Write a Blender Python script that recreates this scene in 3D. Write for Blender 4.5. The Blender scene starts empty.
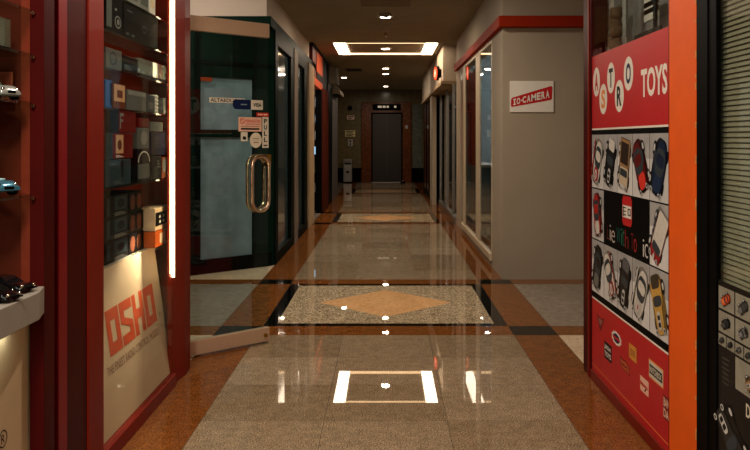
import bpy, bmesh, math, random
from mathutils import Matrix, Vector
random.seed(7)
S = bpy.context.scene
COL = S.collection
PI = math.pi

# ------------------------------------------------------------------ camera model (metres, camera 1.3 m above the floor, looking along +Y)
VX, VY, F, H = 385.6, 140.0, 800.0, 1.3
def on_x(px, py, x):                      # a point of the photo that lies on the plane x = const
    y = F * x / (px - VX)
    return (x, y, H - (py - VY) / F * y)
def on_y(px, py, y):                      # a point of the photo that lies on the plane y = const
    return ((px - VX) / F * y, y, H - (py - VY) / F * y)

# ------------------------------------------------------------------ materials
def lin(c):
    return tuple(((v/255)/12.92 if v/255 <= .04045 else ((v/255+.055)/1.055)**2.4) for v in c) + (1.0,)
MATS = {}
def mat(name, col, rough=.5, metal=0.0, var=.12, scale=14.0, spec=.5, emit=0.0, ecol=None, coat=0.0, bump=0.0, stretch=None):
    spec = spec*.2
    if name in MATS: return MATS[name]
    m = bpy.data.materials.new(name); m.use_nodes = True
    nt = m.node_tree; b = nt.nodes['Principled BSDF']
    b.inputs['Roughness'].default_value = rough
    b.inputs['Metallic'].default_value = metal
    b.inputs['Specular IOR Level'].default_value = spec
    b.inputs['Coat Weight'].default_value = coat
    b.inputs['Coat Roughness'].default_value = .05
    tc = nt.nodes.new('ShaderNodeTexCoord')
    nz = nt.nodes.new('ShaderNodeTexNoise'); nz.inputs['Scale'].default_value = scale; nz.inputs['Detail'].default_value = 4
    if stretch:
        mp = nt.nodes.new('ShaderNodeMapping'); mp.inputs['Scale'].default_value = stretch
        nt.links.new(tc.outputs['Object'], mp.inputs['Vector']); nt.links.new(mp.outputs['Vector'], nz.inputs['Vector'])
    else:
        nt.links.new(tc.outputs['Object'], nz.inputs['Vector'])
    rp = nt.nodes.new('ShaderNodeValToRGB')
    L = lin(col)
    rp.color_ramp.elements[0].position = .3; rp.color_ramp.elements[1].position = .7
    rp.color_ramp.elements[0].color = tuple(v*(1-var) for v in L[:3]) + (1,)
    rp.color_ramp.elements[1].color = tuple(min(1, v*(1+var)) for v in L[:3]) + (1,)
    nt.links.new(nz.outputs['Fac'], rp.inputs['Fac'])
    nt.links.new(rp.outputs['Color'], b.inputs['Base Color'])
    if bump:
        bp = nt.nodes.new('ShaderNodeBump'); bp.inputs['Strength'].default_value = bump; bp.inputs['Distance'].default_value = .01
        nt.links.new(nz.outputs['Fac'], bp.inputs['Height']); nt.links.new(bp.outputs['Normal'], b.inputs['Normal'])
    if emit:
        b.inputs['Emission Color'].default_value = lin(ecol or col)
        b.inputs['Emission Strength'].default_value = emit
    MATS[name] = m
    return m

def stone(name, c1, c2, c3, scale=160.0, rough=.07, p=(.36, .5, .66), big=.18, spec=.15):
    """polished speckled stone: three grain colours from two noises"""
    m = bpy.data.materials.new(name); m.use_nodes = True
    nt = m.node_tree; b = nt.nodes['Principled BSDF']
    tc = nt.nodes.new('ShaderNodeTexCoord')
    n1 = nt.nodes.new('ShaderNodeTexNoise'); n1.inputs['Scale'].default_value = scale; n1.inputs['Detail'].default_value = 3; n1.inputs['Roughness'].default_value = .7
    n2 = nt.nodes.new('ShaderNodeTexNoise'); n2.inputs['Scale'].default_value = scale*.14; n2.inputs['Detail'].default_value = 5
    for n in (n1, n2): nt.links.new(tc.outputs['Object'], n.inputs['Vector'])
    rp = nt.nodes.new('ShaderNodeValToRGB'); cr = rp.color_ramp
    cr.elements[0].position = p[0]; cr.elements[0].color = lin(c1)
    cr.elements[1].position = p[2]; cr.elements[1].color = lin(c3)
    e = cr.elements.new(p[1]); e.color = lin(c2)
    nt.links.new(n1.outputs['Fac'], rp.inputs['Fac'])
    mr = nt.nodes.new('ShaderNodeMapRange'); mr.inputs['From Min'].default_value = .3; mr.inputs['From Max'].default_value = .7
    mr.inputs['To Min'].default_value = 1-big; mr.inputs['To Max'].default_value = 1+big
    nt.links.new(n2.outputs['Fac'], mr.inputs['Value'])
    mx = nt.nodes.new('ShaderNodeMix'); mx.data_type = 'RGBA'; mx.blend_type = 'MULTIPLY'; mx.inputs['Factor'].default_value = 1
    nt.links.new(rp.outputs['Color'], mx.inputs[6]); nt.links.new(mr.outputs['Result'], mx.inputs[7])
    nt.links.new(mx.outputs[2], b.inputs['Base Color'])
    b.inputs['Roughness'].default_value = rough
    b.inputs['Specular IOR Level'].default_value = spec
    MATS[name] = m
    return m

def glass(name, tint=(.93, .96, .95), ior=1.45, rough=.0, smoke=0.0, scol=(40, 40, 40)):
    """clear pane: straight-through transmission plus a Fresnel mirror, with optional tinting film"""
    m = bpy.data.materials.new(name); m.use_nodes = True
    nt = m.node_tree; nt.nodes.clear()
    out = nt.nodes.new('ShaderNodeOutputMaterial')
    tr = nt.nodes.new('ShaderNodeBsdfTransparent'); tr.inputs['Color'].default_value = tint + (1,)
    gl = nt.nodes.new('ShaderNodeBsdfGlossy'); gl.inputs['Roughness'].default_value = rough
    fr = nt.nodes.new('ShaderNodeFresnel')
    ge = nt.nodes.new('ShaderNodeNewGeometry'); mi = nt.nodes.new('ShaderNodeMapRange')   # same mirror strength on the entry and the exit face of the pane
    mi.inputs['To Min'].default_value = ior; mi.inputs['To Max'].default_value = 1/ior
    nt.links.new(ge.outputs['Backfacing'], mi.inputs['Value']); nt.links.new(mi.outputs['Result'], fr.inputs['IOR'])
    nz = nt.nodes.new('ShaderNodeTexNoise'); nz.inputs['Scale'].default_value = 5
    tc = nt.nodes.new('ShaderNodeTexCoord'); nt.links.new(tc.outputs['Object'], nz.inputs['Vector'])
    base = tr
    if smoke:
        df = nt.nodes.new('ShaderNodeBsdfDiffuse'); df.inputs['Color'].default_value = lin(scol)
        mr = nt.nodes.new('ShaderNodeMapRange'); mr.inputs['To Min'].default_value = smoke*.85; mr.inputs['To Max'].default_value = smoke*1.15
        nt.links.new(nz.outputs['Fac'], mr.inputs['Value'])
        m0 = nt.nodes.new('ShaderNodeMixShader'); nt.links.new(mr.outputs['Result'], m0.inputs['Fac'])
        nt.links.new(tr.outputs[0], m0.inputs[1]); nt.links.new(df.outputs[0], m0.inputs[2]); base = m0
    mx = nt.nodes.new('ShaderNodeMixShader')
    nt.links.new(fr.outputs[0], mx.inputs['Fac']); nt.links.new(base.outputs[0], mx.inputs[1]); nt.links.new(gl.outputs[0], mx.inputs[2])
    nt.links.new(mx.outputs[0], out.inputs['Surface'])
    MATS[name] = m
    return m

def glow(name, col, strength):
    m = bpy.data.materials.new(name); m.use_nodes = True
    nt = m.node_tree; nt.nodes.clear()
    out = nt.nodes.new('ShaderNodeOutputMaterial'); e = nt.nodes.new('ShaderNodeEmission')
    e.inputs['Color'].default_value = lin(col); e.inputs['Strength'].default_value = strength
    nt.links.new(e.outputs[0], out.inputs['Surface'])
    MATS[name] = m
    return m

# ------------------------------------------------------------------ mesh builder
WORLD = {}
class MB:
    def __init__(s): s.v = []; s.f = []; s.m = []; s.s = []
    def face(s, pts, m=0, smooth=False):
        i = len(s.v); s.v += [tuple(p) for p in pts]; s.f.append(tuple(range(i, i+len(pts)))); s.m.append(m); s.s.append(smooth); return s
    def box(s, x0, x1, y0, y1, z0, z1, m=0):
        x0, x1 = sorted((x0, x1)); y0, y1 = sorted((y0, y1)); z0, z1 = sorted((z0, z1))
        i = len(s.v)
        s.v += [(x0,y0,z0),(x1,y0,z0),(x1,y1,z0),(x0,y1,z0),(x0,y0,z1),(x1,y0,z1),(x1,y1,z1),(x0,y1,z1)]
        for q in ((0,3,2,1),(4,5,6,7),(0,1,5,4),(1,2,6,5),(2,3,7,6),(3,0,4,7)):
            s.f.append(tuple(i+k for k in q)); s.m.append(m); s.s.append(False)
        return s
    def bar(s, p, q, w, z0, z1, m=0):
        """upright slab of thickness w standing on the line p-q (plan points)"""
        dx, dy = q[0]-p[0], q[1]-p[1]; L = math.hypot(dx, dy); nx, ny = -dy/L*w/2, dx/L*w/2
        return s.prism([(p[0]+nx,p[1]+ny,z0),(p[0]-nx,p[1]-ny,z0),(q[0]-nx,q[1]-ny,z0),(q[0]+nx,q[1]+ny,z0)], (0,0,z1-z0), m)
    def prism(s, pts, ext, m=0, msides=None, smooth=False):
        n = len(pts); i = len(s.v); e = Vector(ext)
        s.v += [tuple(p) for p in pts] + [tuple(Vector(p)+e) for p in pts]
        s.f.append(tuple(i+k for k in range(n))[::-1]); s.m.append(m); s.s.append(False)
        s.f.append(tuple(i+n+k for k in range(n))); s.m.append(m); s.s.append(False)
        for k in range(n):
            s.f.append((i+k, i+(k+1)%n, i+n+(k+1)%n, i+n+k)); s.m.append(m if msides is None else msides); s.s.append(smooth)
        return s
    def tube(s, pts, r, n=10, m=0, closed=False, caps=True):
        P = [Vector(p) for p in pts]; rings = []; k = len(P)
        rr = r if isinstance(r, (list, tuple)) else [r]*k
        up = None
        for i, p in enumerate(P):
            a = P[(i-1) % k] if (closed or i) else p; b = P[(i+1) % k] if (closed or i < k-1) else p
            t = (b-a).normalized()
            if up is None:
                up = Vector((0,0,1)) if abs(t.z) < .9 else Vector((1,0,0))
            u = (up - t*up.dot(t)).normalized(); w = t.cross(u); up = u
            i0 = len(s.v); rings.append(i0)
            s.v += [tuple(p + (u*math.cos(2*PI*j/n) + w*math.sin(2*PI*j/n))*rr[i]) for j in range(n)]
        for i in range(k if closed else k-1):
            a, b = rings[i], rings[(i+1) % k]
            for j in range(n):
                s.f.append((a+j, a+(j+1)%n, b+(j+1)%n, b+j)); s.m.append(m); s.s.append(True)
        if caps and not closed:
            s.f.append(tuple(rings[0]+j for j in range(n))[::-1]); s.m.append(m); s.s.append(False)
            s.f.append(tuple(rings[-1]+j for j in range(n))); s.m.append(m); s.s.append(False)
        return s
    def lathe(s, prof, c, axis='z', n=24, m=0):
        """prof: list of (radius, height)"""
        rings = []
        for r, h in prof:
            i0 = len(s.v); rings.append(i0)
            for j in range(n):
                a = 2*PI*j/n; u, w = r*math.cos(a), r*math.sin(a)
                s.v.append({'z': (c[0]+u, c[1]+w, c[2]+h), 'y': (c[0]+u, c[1]+h, c[2]+w), 'x': (c[0]+h, c[1]+u, c[2]+w)}[axis])
        for a, b in zip(rings, rings[1:]):
            for j in range(n):
                s.f.append((a+j, a+(j+1)%n, b+(j+1)%n, b+j)); s.m.append(m); s.s.append(True)
        for q in (rings[0], rings[-1]):
            s.f.append(tuple(q+j for j in range(n))); s.m.append(m); s.s.append(False)
        return s
    def text(s, txt, O, U, V, w, h, m=0, bold=.0, off=0.0, narrow=False):
        """flat lettering: fills the w x h box at O, along U (reading direction) and V (up)"""
        cu = bpy.data.curves.new('t', 'FONT'); cu.body = txt; cu.size = 1; cu.offset = bold; cu.resolution_u = 3
        ob = bpy.data.objects.new('t', cu); COL.objects.link(ob)
        bpy.context.view_layer.update()
        me = ob.to_mesh()
        vs = [v.co.copy() for v in me.vertices]; fs = [tuple(p.vertices) for p in me.polygons]
        ob.to_mesh_clear(); bpy.data.objects.remove(ob); bpy.data.curves.remove(cu)
        if not vs: return s
        x0 = min(v.x for v in vs); x1 = max(v.x for v in vs); y0 = min(v.y for v in vs); y1 = max(v.y for v in vs)
        O, U, V = Vector(O), Vector(U), Vector(V); N = U.cross(V).normalized()
        i = len(s.v)
        s.v += [tuple(O + U*((v.x-x0)/(x1-x0)*w) + V*((v.y-y0)/(y1-y0)*h) + N*off) for v in vs]
        for q in fs:
            s.f.append(tuple(i+k for k in q)); s.m.append(m); s.s.append(False)
        return s
    def flat(s, pts, O, U, V, m=0, off=0.0):
        O, U, V = Vector(O), Vector(U), Vector(V); N = U.cross(V).normalized()
        return s.face([O + U*a + V*b + N*off for a, b in pts], m)
    def build(s, name, mats, parent=None, kind=None, bevel=0.0, label=None, recalc=True):
        if not isinstance(mats, (list, tuple)): mats = [mats]
        me = bpy.data.meshes.new(name)
        if parent is not None:
            Mi = WORLD[parent.name].inverted(); vs = [tuple(Mi @ Vector(v)) for v in s.v]; org = None
        else:
            xs = [v[0] for v in s.v]; ys = [v[1] for v in s.v]; zs = [v[2] for v in s.v]
            org = Vector(((min(xs)+max(xs))/2, (min(ys)+max(ys))/2, min(zs)))
            vs = [tuple(Vector(v)-org) for v in s.v]
        me.from_pydata(vs, [], s.f)
        for p, mi, sm in zip(me.polygons, s.m, s.s): p.material_index = mi; p.use_smooth = sm
        for q in mats: me.materials.append(q)
        if recalc:
            bm = bmesh.new(); bm.from_mesh(me)
            bmesh.ops.recalc_face_normals(bm, faces=bm.faces); bm.to_mesh(me); bm.free()
        o = bpy.data.objects.new(name, me); COL.objects.link(o)
        if parent is not None:
            o.parent = parent; WORLD[o.name] = WORLD[parent.name]
        else:
            o.location = org; WORLD[o.name] = Matrix.Translation(org)
        if kind: o['kind'] = kind
        if label: o['label'] = label
        if bevel:
            bv = o.modifiers.new('edge', 'BEVEL'); bv.width = bevel; bv.segments = 2; bv.limit_method = 'ANGLE'; bv.angle_limit = .6
        return o

def tag(o, label, cat, group=None):
    o['label'] = label; o['category'] = cat
    if group: o['group'] = group
    return o
def thing(name, label, cat, loc=(0,0,0), rotz=0.0, group=None):
    o = bpy.data.objects.new(name, None); COL.objects.link(o); o.empty_display_size = .05
    o.location = loc; o.rotation_euler = (0,0,rotz)
    WORLD[o.name] = Matrix.Translation(loc) @ Matrix.Rotation(rotz, 4, 'Z')
    return tag(o, label, cat, group)
def copy_tree(src, loc, rotz, label, parent=None):
    c = src.copy(); COL.objects.link(c)
    if parent is None:
        c.location = loc; c.rotation_euler = (0,0,rotz); c['label'] = label
    else:
        c.parent = parent
    for ch in list(src.children): copy_tree(ch, None, None, None, c)
    return c
def structure_root(name, loc=(0,0,0)):
    o = bpy.data.objects.new(name, None); COL.objects.link(o); o.location = loc; o['kind'] = 'structure'
    WORLD[o.name] = Matrix.Translation(loc)
    return o
def box(*a): return MB().box(*a)
# ------------------------------------------------------------------ palette
GRANITE = [stone('granite_%d' % i, (70+k, 56+k, 42+k), (146+k, 124+k, 98+k), (196+k, 174+k, 142+k), 150, .012) for i, k in enumerate((-10, 0, 9))]
BROWN  = stone('brown_granite', (68, 36, 13), (122, 70, 30), (150, 94, 46), 170, .015)
BLACKS = stone('black_granite', (6, 5, 4), (12, 10, 9), (24, 20, 17), 170, .012)
TERRA  = stone('terrazzo', (50, 40, 30), (172, 148, 116), (222, 202, 166), 95, .015, (.38, .5, .6))
PEACH  = stone('peach_marble', (205, 150, 96), (222, 170, 116), (232, 186, 136), 40, .015, big=.08)
CREAMS = stone('cream_marble', (200, 172, 140), (215, 188, 156), (226, 202, 172), 40, .03, big=.06)
GREYS  = stone('grey_granite', (96, 86, 76), (140, 126, 112), (170, 156, 140), 150, .03)
GROUT  = mat('grout', (48, 40, 34), .6)
M_CEIL = mat('ceiling_paint', (152, 140, 116), .9, var=.05, scale=3)
M_TAUPE = mat('taupe_wall_paint', (160, 146, 127), .75, var=.05, scale=2, bump=.05)
M_TAUPE_L = mat('pale_pilaster_paint', (174, 160, 140), .7, var=.05, scale=2)
M_WARMW = mat('warm_white_paint', (206, 190, 172), .8, var=.04, scale=3)
M_CREAM = mat('cream_column_paint', (158, 134, 104), .7, var=.05, scale=3)
M_GREEN = mat('dark_green_frame', (12, 32, 24), .45, var=.15, scale=4, spec=.08)
M_DKGREEN = mat('green_black_frame', (8, 17, 13), .45, spec=.08)
M_BLACK = mat('black_paint', (9, 8, 8), .45, spec=.1)
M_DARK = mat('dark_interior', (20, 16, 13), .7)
M_RED = mat('red_lacquer', (118, 28, 15), .38, var=.08, scale=5, spec=.25)
M_RED2 = mat('red_board', (178, 52, 26), .5, var=.12, scale=5)
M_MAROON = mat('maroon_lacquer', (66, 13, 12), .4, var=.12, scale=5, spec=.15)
M_CRIMSON = mat('crimson_trim', (128, 14, 22), .35, var=.1, scale=6)
M_CASE = mat('dim_red_brown_board', (88, 30, 16), .6, var=.1, scale=4)
M_FASCIA = mat('red_fascia_paint', (146, 40, 16), .55, var=.06, scale=4, spec=.06)
M_SIGNRED = mat('sign_red_vinyl', (186, 34, 36), .38, var=.03, scale=8)
M_ORANGE = mat('orange_paint', (228, 92, 22), .5, var=.06, scale=6)
M_WEAR = mat('chipped_paint_edge', (206, 150, 92), .7, var=.3, scale=60)
M_CREAMP = mat('cream_board', (200, 174, 140), .5, var=.05, scale=6)
M_COUNTER = mat('white_counter_laminate', (140, 132, 122), .4, var=.05, scale=8)
M_ALU = mat('champagne_aluminium', (196, 164, 136), .35, .35, var=.06, stretch=(2, 40, 2))
M_STEEL = mat('brushed_steel', (150, 146, 140), .3, .9, var=.1, stretch=(60, 60, 2))
M_STEELD = mat('elevator_steel', (58, 54, 52), .3, .8, var=.1, stretch=(50, 50, 2))
M_CHROME = mat('polished_chrome', (225, 205, 180), .06, 1.0, var=.03)
M_BRASS = mat('brass', (190, 140, 60), .25, 1.0)
M_FILM = mat('blue_grey_window_film', (120, 142, 150), .3, var=.22, scale=5, coat=.4)
M_FILM2 = mat('grey_window_film', (66, 80, 82), .12, var=.2, scale=3, coat=.6)
M_WHITE = mat('white_vinyl', (228, 220, 208), .5, var=.03)
M_INK = mat('black_ink', (14, 13, 14), .5)
M_BLUEINK = mat('navy_ink', (18, 30, 66), .5)
M_REDINK = mat('red_ink', (190, 40, 30), .5)
M_ORANGEINK = mat('orange_ink', (226, 140, 70), .5)
M_LOGO = mat('orange_red_lettering', (196, 78, 44), .5)
M_SUBT = mat('grey_brown_lettering', (128, 92, 72), .6)
M_MIRROR = mat('dark_mirror_glass', (10, 11, 12), .03, var=.1, coat=.5)
M_WGRAN = stone('wall_granite', (58, 50, 32), (104, 90, 62), (140, 124, 90), 60, .18)
M_WOODM = stone('brown_marble_surround', (84, 42, 18), (102, 54, 24), (120, 66, 30), 14, .14)
M_WGRAN2 = stone('green_grey_granite', (60, 64, 58), (96, 100, 92), (124, 128, 118), 60, .15)
G_CLEAR = glass('clear_glass', ior=1.3)
G_CASE = glass('cabinet_glass', (.96, .97, .96), 1.08)
G_SHELF = glass('shelf_glass', (.78, .9, .84), 1.5)
G_SHOP = glass('shop_glass', (.8, .86, .86), 1.6)
G_DOOR = glass('door_glass', (.86, .92, .9), 1.4)
G_ACRYL = glass('clear_acrylic', (.86, .9, .86), 1.45, .05, .18, (180, 190, 175))
E_FIX_W = glow('fixture_white_panel', (255, 230, 200), 8.0)
E_FIX_D = glow('fixture_warm_panel', (255, 206, 150), 2.4)
E_LED = glow('led_strip_light', (255, 226, 176), 6.5)
E_LENS = glow('downlight_lens', (255, 232, 206), 14.0)
E_REDSIGN = glow('lit_red_sign', (255, 70, 40), 1.6)
E_SCREEN = glow('indicator_light', (255, 226, 190), .2)

# ------------------------------------------------------------------ floor: every slab a face of one mesh
fl = MB()
FM = GRANITE + [BROWN, BLACKS, TERRA, PEACH, CREAMS, GREYS, GROUT]
iB, iK, iT, iP, iC, iG, iJ = 3, 4, 5, 6, 7, 8, 9
XI, XO = .855, 1.15
g = .0012
def slab(x0, x1, y0, y1, m): fl.face([(x0+g,y0+g,0),(x1-g,y0+g,0),(x1-g,y1-g,0),(x0+g,y1-g,0)], m)
fl.box(-4, 4, -3, 25.2, -.06, -.0015, iJ)
cross = [(-1.67+7*k, -1.41+7*k, .22+7*k, .455+7*k) for k in range(-0, 4)]
def field(x0, x1, y0, y1, sx, sy, pick):
    nx = max(1, round((x1-x0)/sx)); ny = max(1, round((y1-y0)/sy))
    for i in range(nx):
        for j in range(ny):
            slab(x0+(x1-x0)*i/nx, x0+(x1-x0)*(i+1)/nx, y0+(y1-y0)*j/ny, y0+(y1-y0)*(j+1)/ny, pick())
gr = lambda: random.choice((0, 1, 1, 2))
prev = -3.0
for (a, b, c, d) in cross:
    d = min(d, 24.7)
    field(-XI, XI, prev, a, .57, .53, gr)
    for sx in (-1, 1):
        lo, hi = (XI, XO) if sx > 0 else (-XO, -XI)
        field(lo, hi, prev, a, .3, 1.2, lambda: iB)
        slab(lo, hi, a, b, iK); field(lo, hi, b, c, .3, .82, lambda: iB); slab(lo, hi, c, d, iK)
        oo, oi = (XO, 4) if sx > 0 else (-4, -XO)
        field(oo, oi, prev, a, 1.2, 1.2, lambda: iC)
        slab(oo, oi, a, b, iB); field(oo, oi, b, c, .6, .55, lambda: iG); slab(oo, oi, c, d, iB)
    slab(-XI, XI, a, b, iB); slab(-XI, XI, c, d, iB)
    # medallion: black band, speckled field, diamond
    w = .088
    for q in ((-XI, XI, b, b+w*.9), (-XI, XI, c-w*.9, c), (-XI, -XI+w, b+w*.9, c-w*.9), (XI-w, XI, b+w*.9, c-w*.9)): slab(*q, iK)
    x0, x1, y0, y1 = -XI+w, XI-w, b+w*.9, c-w*.9; cy = (b+c)/2; r = .53
    D = [(-r, cy), (0, cy-r), (r, cy), (0, cy+r)]
    fl.face([(p[0], p[1], 0) for p in D], iP)
    fl.face([(x0,y0,0),(x1,y0,0),(x1,cy,0),(r,cy,0),(0,cy-r,0),(-r,cy,0),(x0,cy,0)], iT)
    fl.face([(x1,y1,0),(x0,y1,0),(x0,cy,0),(-r,cy,0),(0,cy+r,0),(r,cy,0),(x1,cy,0)], iT)
    prev = d
field(-XI, XI, prev, 24.62, .57, .53, gr)
for lo, hi in ((XI, XO), (-XO, -XI)): field(lo, hi, prev, 24.62, .3, .8, lambda: iB)
for lo, hi in ((XO, 4), (-4, -XO)): field(lo, hi, prev, 24.62, .6, .55, lambda: iG)
fl.build('floor', FM, kind='structure', recalc=False)

# ------------------------------------------------------------------ ceiling and walls
CZ = 2.84
box(-4, 4, -3, 25.2, CZ, CZ+.12).build('ceiling', M_CEIL, kind='structure')
# elevator lobby wall
YB = 24.62
def bx(px0, px1, y=YB): return ((px0-VX)/F*y, (px1-VX)/F*y)
w = box(-4, 4, YB, YB+.2, 0, CZ)
w.build('wall_back', [M_WGRAN], kind='structure')
x0, x1 = bx(338, 371)
box(-4, -.742, YB-.04, YB, 0, .44).build('baseboard_left', BLACKS, kind='structure')
box(.792, 4, YB-.04, YB, 0, .44).build('baseboard_right', BLACKS, kind='structure')
box(.84, 1.12, YB-.02, YB, .44, 2.4).build('trim_1', M_WGRAN2, kind='structure')
# left: bulkhead over the green shop
M_BULK = M_WARMW
MB().box(-3.2, -1.205, 8.1, 12.9, 2.545, CZ).build('wall_left', M_BULK, kind='structure')
t = MB(); t.box(-3.2, -1.15, 8.03, 8.13, 2.445, 2.545); t.box(-1.25, -1.15, 8.13, 13.35, 2.445, 2.545); t.box(-3.2, -1.2, 8.13, 8.6, 2.51, 2.545)
t.build('trim_2', M_GREEN, kind='structure', bevel=.006)
# closing walls of the recess on the left (behind the red cabinet) and of the recess on the right
MB().box(-3.3, -3.2, 2.6, 8.2, 0, CZ).build('wall_recess', M_DKGREEN, kind='structure')
MB().box(-3.2, -1.62, 4.36, 4.44, 0, CZ).build('wall_partition', M_DKGREEN, kind='structure')
# left run of windows along the corridor (x = -1.14)
XL = -1.14
def yl(px): return F*XL/(px-VX)
fr = MB()
ys = [8.3, yl(278.3), yl(291), yl(294), yl(296.5), yl(297.5), yl(304.5), yl(307.5)]
fr.box(XL-.1, XL, 8.3, 11.72, 2.3, 2.445); fr.box(XL-.1, XL, 8.3, 11.72, 0, .12)
fr.box(XL-.1, XL, ys[0], ys[1], .12, 2.3); fr.box(XL-.1, XL, ys[2], ys[3], .12, 2.3); fr.box(XL-.1, XL, ys[6], ys[7], .12, 2.3)
wn = structure_root('window_1', (XL, 10, 0))
fr.build('window_frame', M_DKGREEN, wn, bevel=.006)
box(XL-.07, XL+.01, ys[3], ys[4]+.1, .0, 2.445).build('mullion', mat('taupe_mullion', (112, 98, 86), .5, spec=.1), wn, bevel=.004)
MB().box(XL-.06, XL-.04, ys[1], ys[2], .12, 2.3).build('window_pane', M_FILM2, wn)
MB().box(XL-.06, XL-.04, ys[4], ys[6], .12, 2.3).build('window_pane', M_FILM2, wn)
MB().box(XL-.25, XL+.02, 11.74, 12.58, 0, 2.445).build('pillar', M_CREAM, kind='structure', bevel=.01)
# green angled shop front
A = Vector((-1.859, 7.675)); B = Vector((-1.16, 8.30)); dv = (B-A).normalized(); A2 = A - dv*1.15
nrm = Vector((dv.y, -dv.x))
def ang(px, py):                         # a photo point on the angled green front
    # (x,y) = A + dv*u ; px = VX + F*x/y
    k = (px-VX)/F; u = (k*A.y - A.x)/(dv.x - k*dv.y); p = A + dv*u
    return u, H-(py-VY)/F*p.y
u0, zt = ang(200, 76); u1, zt2 = ang(253.5, 79); ub, zm1 = ang(253.5, 130); _, zm2 = ang(253.5, 137.5); _, zb = ang(253.5, 256)
gd = structure_root('door_1', (A.x, A.y, 0))
def seg(ua, ub_, z0, z1, d0=.0, d1=.09):
    pa = A+dv*ua; pb = A+dv*ub_
    q = [pa+nrm*-d0, pb+nrm*-d0, pb+nrm*-d1, pa+nrm*-d1]
    return [(p.x, p.y, z0) for p in q], (0, 0, z1-z0)
L = (B-A).length
gf = MB()
for (a, b, z0, z1) in ((-1.15, u0, 0, 2.5), (u1, L, 0, 2.5), (u0, u1, zt, 2.5), (u0, u1, zm2, zm1), (u0, u1, 0, zb)):
    gf.prism(*seg(a, b, z0, z1))
gf.build('door_frame', M_GREEN, gd)
gm = MB(); gm.prism(*seg(u0-.06, u0, 0, 2.45, -.012, 0)); gm.prism(*seg(u1, u1+.03, 0, 2.45, -.012, 0)); gm.prism(*seg(-1.1, L-.03, 0, .14, -.012, 0)); gm.prism(*seg(-1.1, L-.03, zt+.12, zt+.16, -.012, 0))
gm.build('door_molding', M_DKGREEN, gd)
MB().prism(*seg(u0, u1, zm1, zt, .03, .05)).build('window_pane', M_FILM, gd, label='upper blue grey frosted pane')
MB().prism(*seg(u0, u1, zb, zm2, .03, .05)).build('window_pane', M_FILM, gd, label='lower blue grey frosted pane')
ua, za = ang(199.5, 77); ub2, zb2 = ang(212, 81.5)
sg = MB(); sg.prism(*seg(ua, ub2, zb2, za, -.006, 0)); sg.build('sticker', mat('dull_orange_sticker', (150, 58, 24), .5), gd, label='small orange sticker at the pane corner')

# far left: orange shop, dark piers and grey pier of the lobby
def yL(px, x=XL): return F*x/(px-VX)
os_ = structure_root('wall_left_far', (XL, 15, 0))
M_DORANGE = mat('dull_orange_panel', (166, 62, 20), .5)
MB().box(XL-.1, XL, 13.3, 14.5, 2.44, 2.78).build('orange_panel', M_DORANGE, os_)
MB().box(XL-.1, XL-.01, 12.6, 13.3, 2.31, 2.78).build('red_panel', mat('deep_red_panel', (84, 22, 14), .5), os_)
MB().box(XL-.1, XL-.01, 14.5, 15.6, 2.19, 2.78).build('dark_panel', M_BLACK, os_)
MB().box(XL-.1, XL-.002, 13.3, 14.75, 2.31, 2.44).build('dark_band', M_BLACK, os_)
MB().box(XL-.1, XL, 12.6, 14.5, 2.19, 2.31).build('orange_band', M_DORANGE, os_)
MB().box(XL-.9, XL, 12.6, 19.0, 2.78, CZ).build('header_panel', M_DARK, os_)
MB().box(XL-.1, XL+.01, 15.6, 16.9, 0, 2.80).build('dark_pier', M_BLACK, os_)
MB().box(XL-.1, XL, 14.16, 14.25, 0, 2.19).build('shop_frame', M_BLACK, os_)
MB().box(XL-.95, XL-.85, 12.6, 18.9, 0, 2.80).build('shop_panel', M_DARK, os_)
MB().box(XL-.2, XL+.01, 17.0, 18.9, 0, 2.5).build('grey_pier', mat('grey_pier_paint', (88, 82, 80), .5), os_)
MB().box(-4, XL-.05, 18.9, 19.0, 0, CZ).build('wall_lobby', M_WGRAN, kind='structure')
dr = MB()
n = 26                                      # pleated red drape beside the shop entrance
pts = [(XL+.02+.03*math.sin(k*1.9), 14.3+1.05*k/n) for k in range(n+1)]
for k in range(n): dr.prism([(pts[k][0], pts[k][1], .02), (pts[k+1][0], pts[k+1][1], .02), (pts[k+1][0]-.02, pts[k+1][1], .02), (pts[k][0]-.02, pts[k][1], .02)], (0, 0, 2.2))
tag(dr.build('drape', mat('dark_red_drape', (64, 26, 18), .3, coat=.1)), 'tall dark red glossy drape beside the orange trimmed shop opening', 'drape')

# right: taupe shop with red fascia
XR = 1.09; YF = 7.455
ws = structure_root('wall_right', (XR, YF, 0))
wb = MB()
wb.box(XR, 4, YF, YF+.15, 0, CZ)
wb.box(XR, XR+.15, YF+.15, 8.25, 0, CZ)
wb.box(XR, XR+.15, 8.25, 12.3, 2.34, CZ)
wb.box(XR, XR+.15, 11.6, 12.3, 0, 2.34)
wb.box(XR, XR+.15, 8.25, 11.6, 0, .12)
wb.build('wall_panel', [M_TAUPE], ws)
t = MB(); t.box(1.045, 4, YF-.085, YF, 2.345, 2.447); t.box(1.045, XR, YF, 12.2, 2.345, 2.447)
t.build('trim_3', M_FASCIA, kind='structure', bevel=.004)
wn = structure_root('window_2', (XR, 9.7, 0))
def yr(px, x=XR): return F*x/(px-VX)
fy = [yr(491.5), yr(480), yr(476), yr(473.4), yr(465.5), yr(463.3)]
fr = MB()
C0 = XR-.022
fr.box(C0, XR+.02, fy[0]-.02, fy[-1]+.12, .06, .13)
fr.box(C0+.02, XR+.05, fy[0]-.02, fy[-1]+.12, 2.30, 2.345)
for a, b in ((fy[0]-.06, fy[0]), (fy[1], fy[2]), (fy[4]+.05, fy[5])): fr.box(XR-.003, XR+.012, a, b, .12, 2.3)
fr.build('window_frame', mat('ivory_window_frame', (196, 178, 150), .4), wn, bevel=.004)
MB().box(XR+.004, XR+.01, fy[0], fy[1], .13, 2.3).build('window_pane', G_SHOP, wn)
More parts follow.
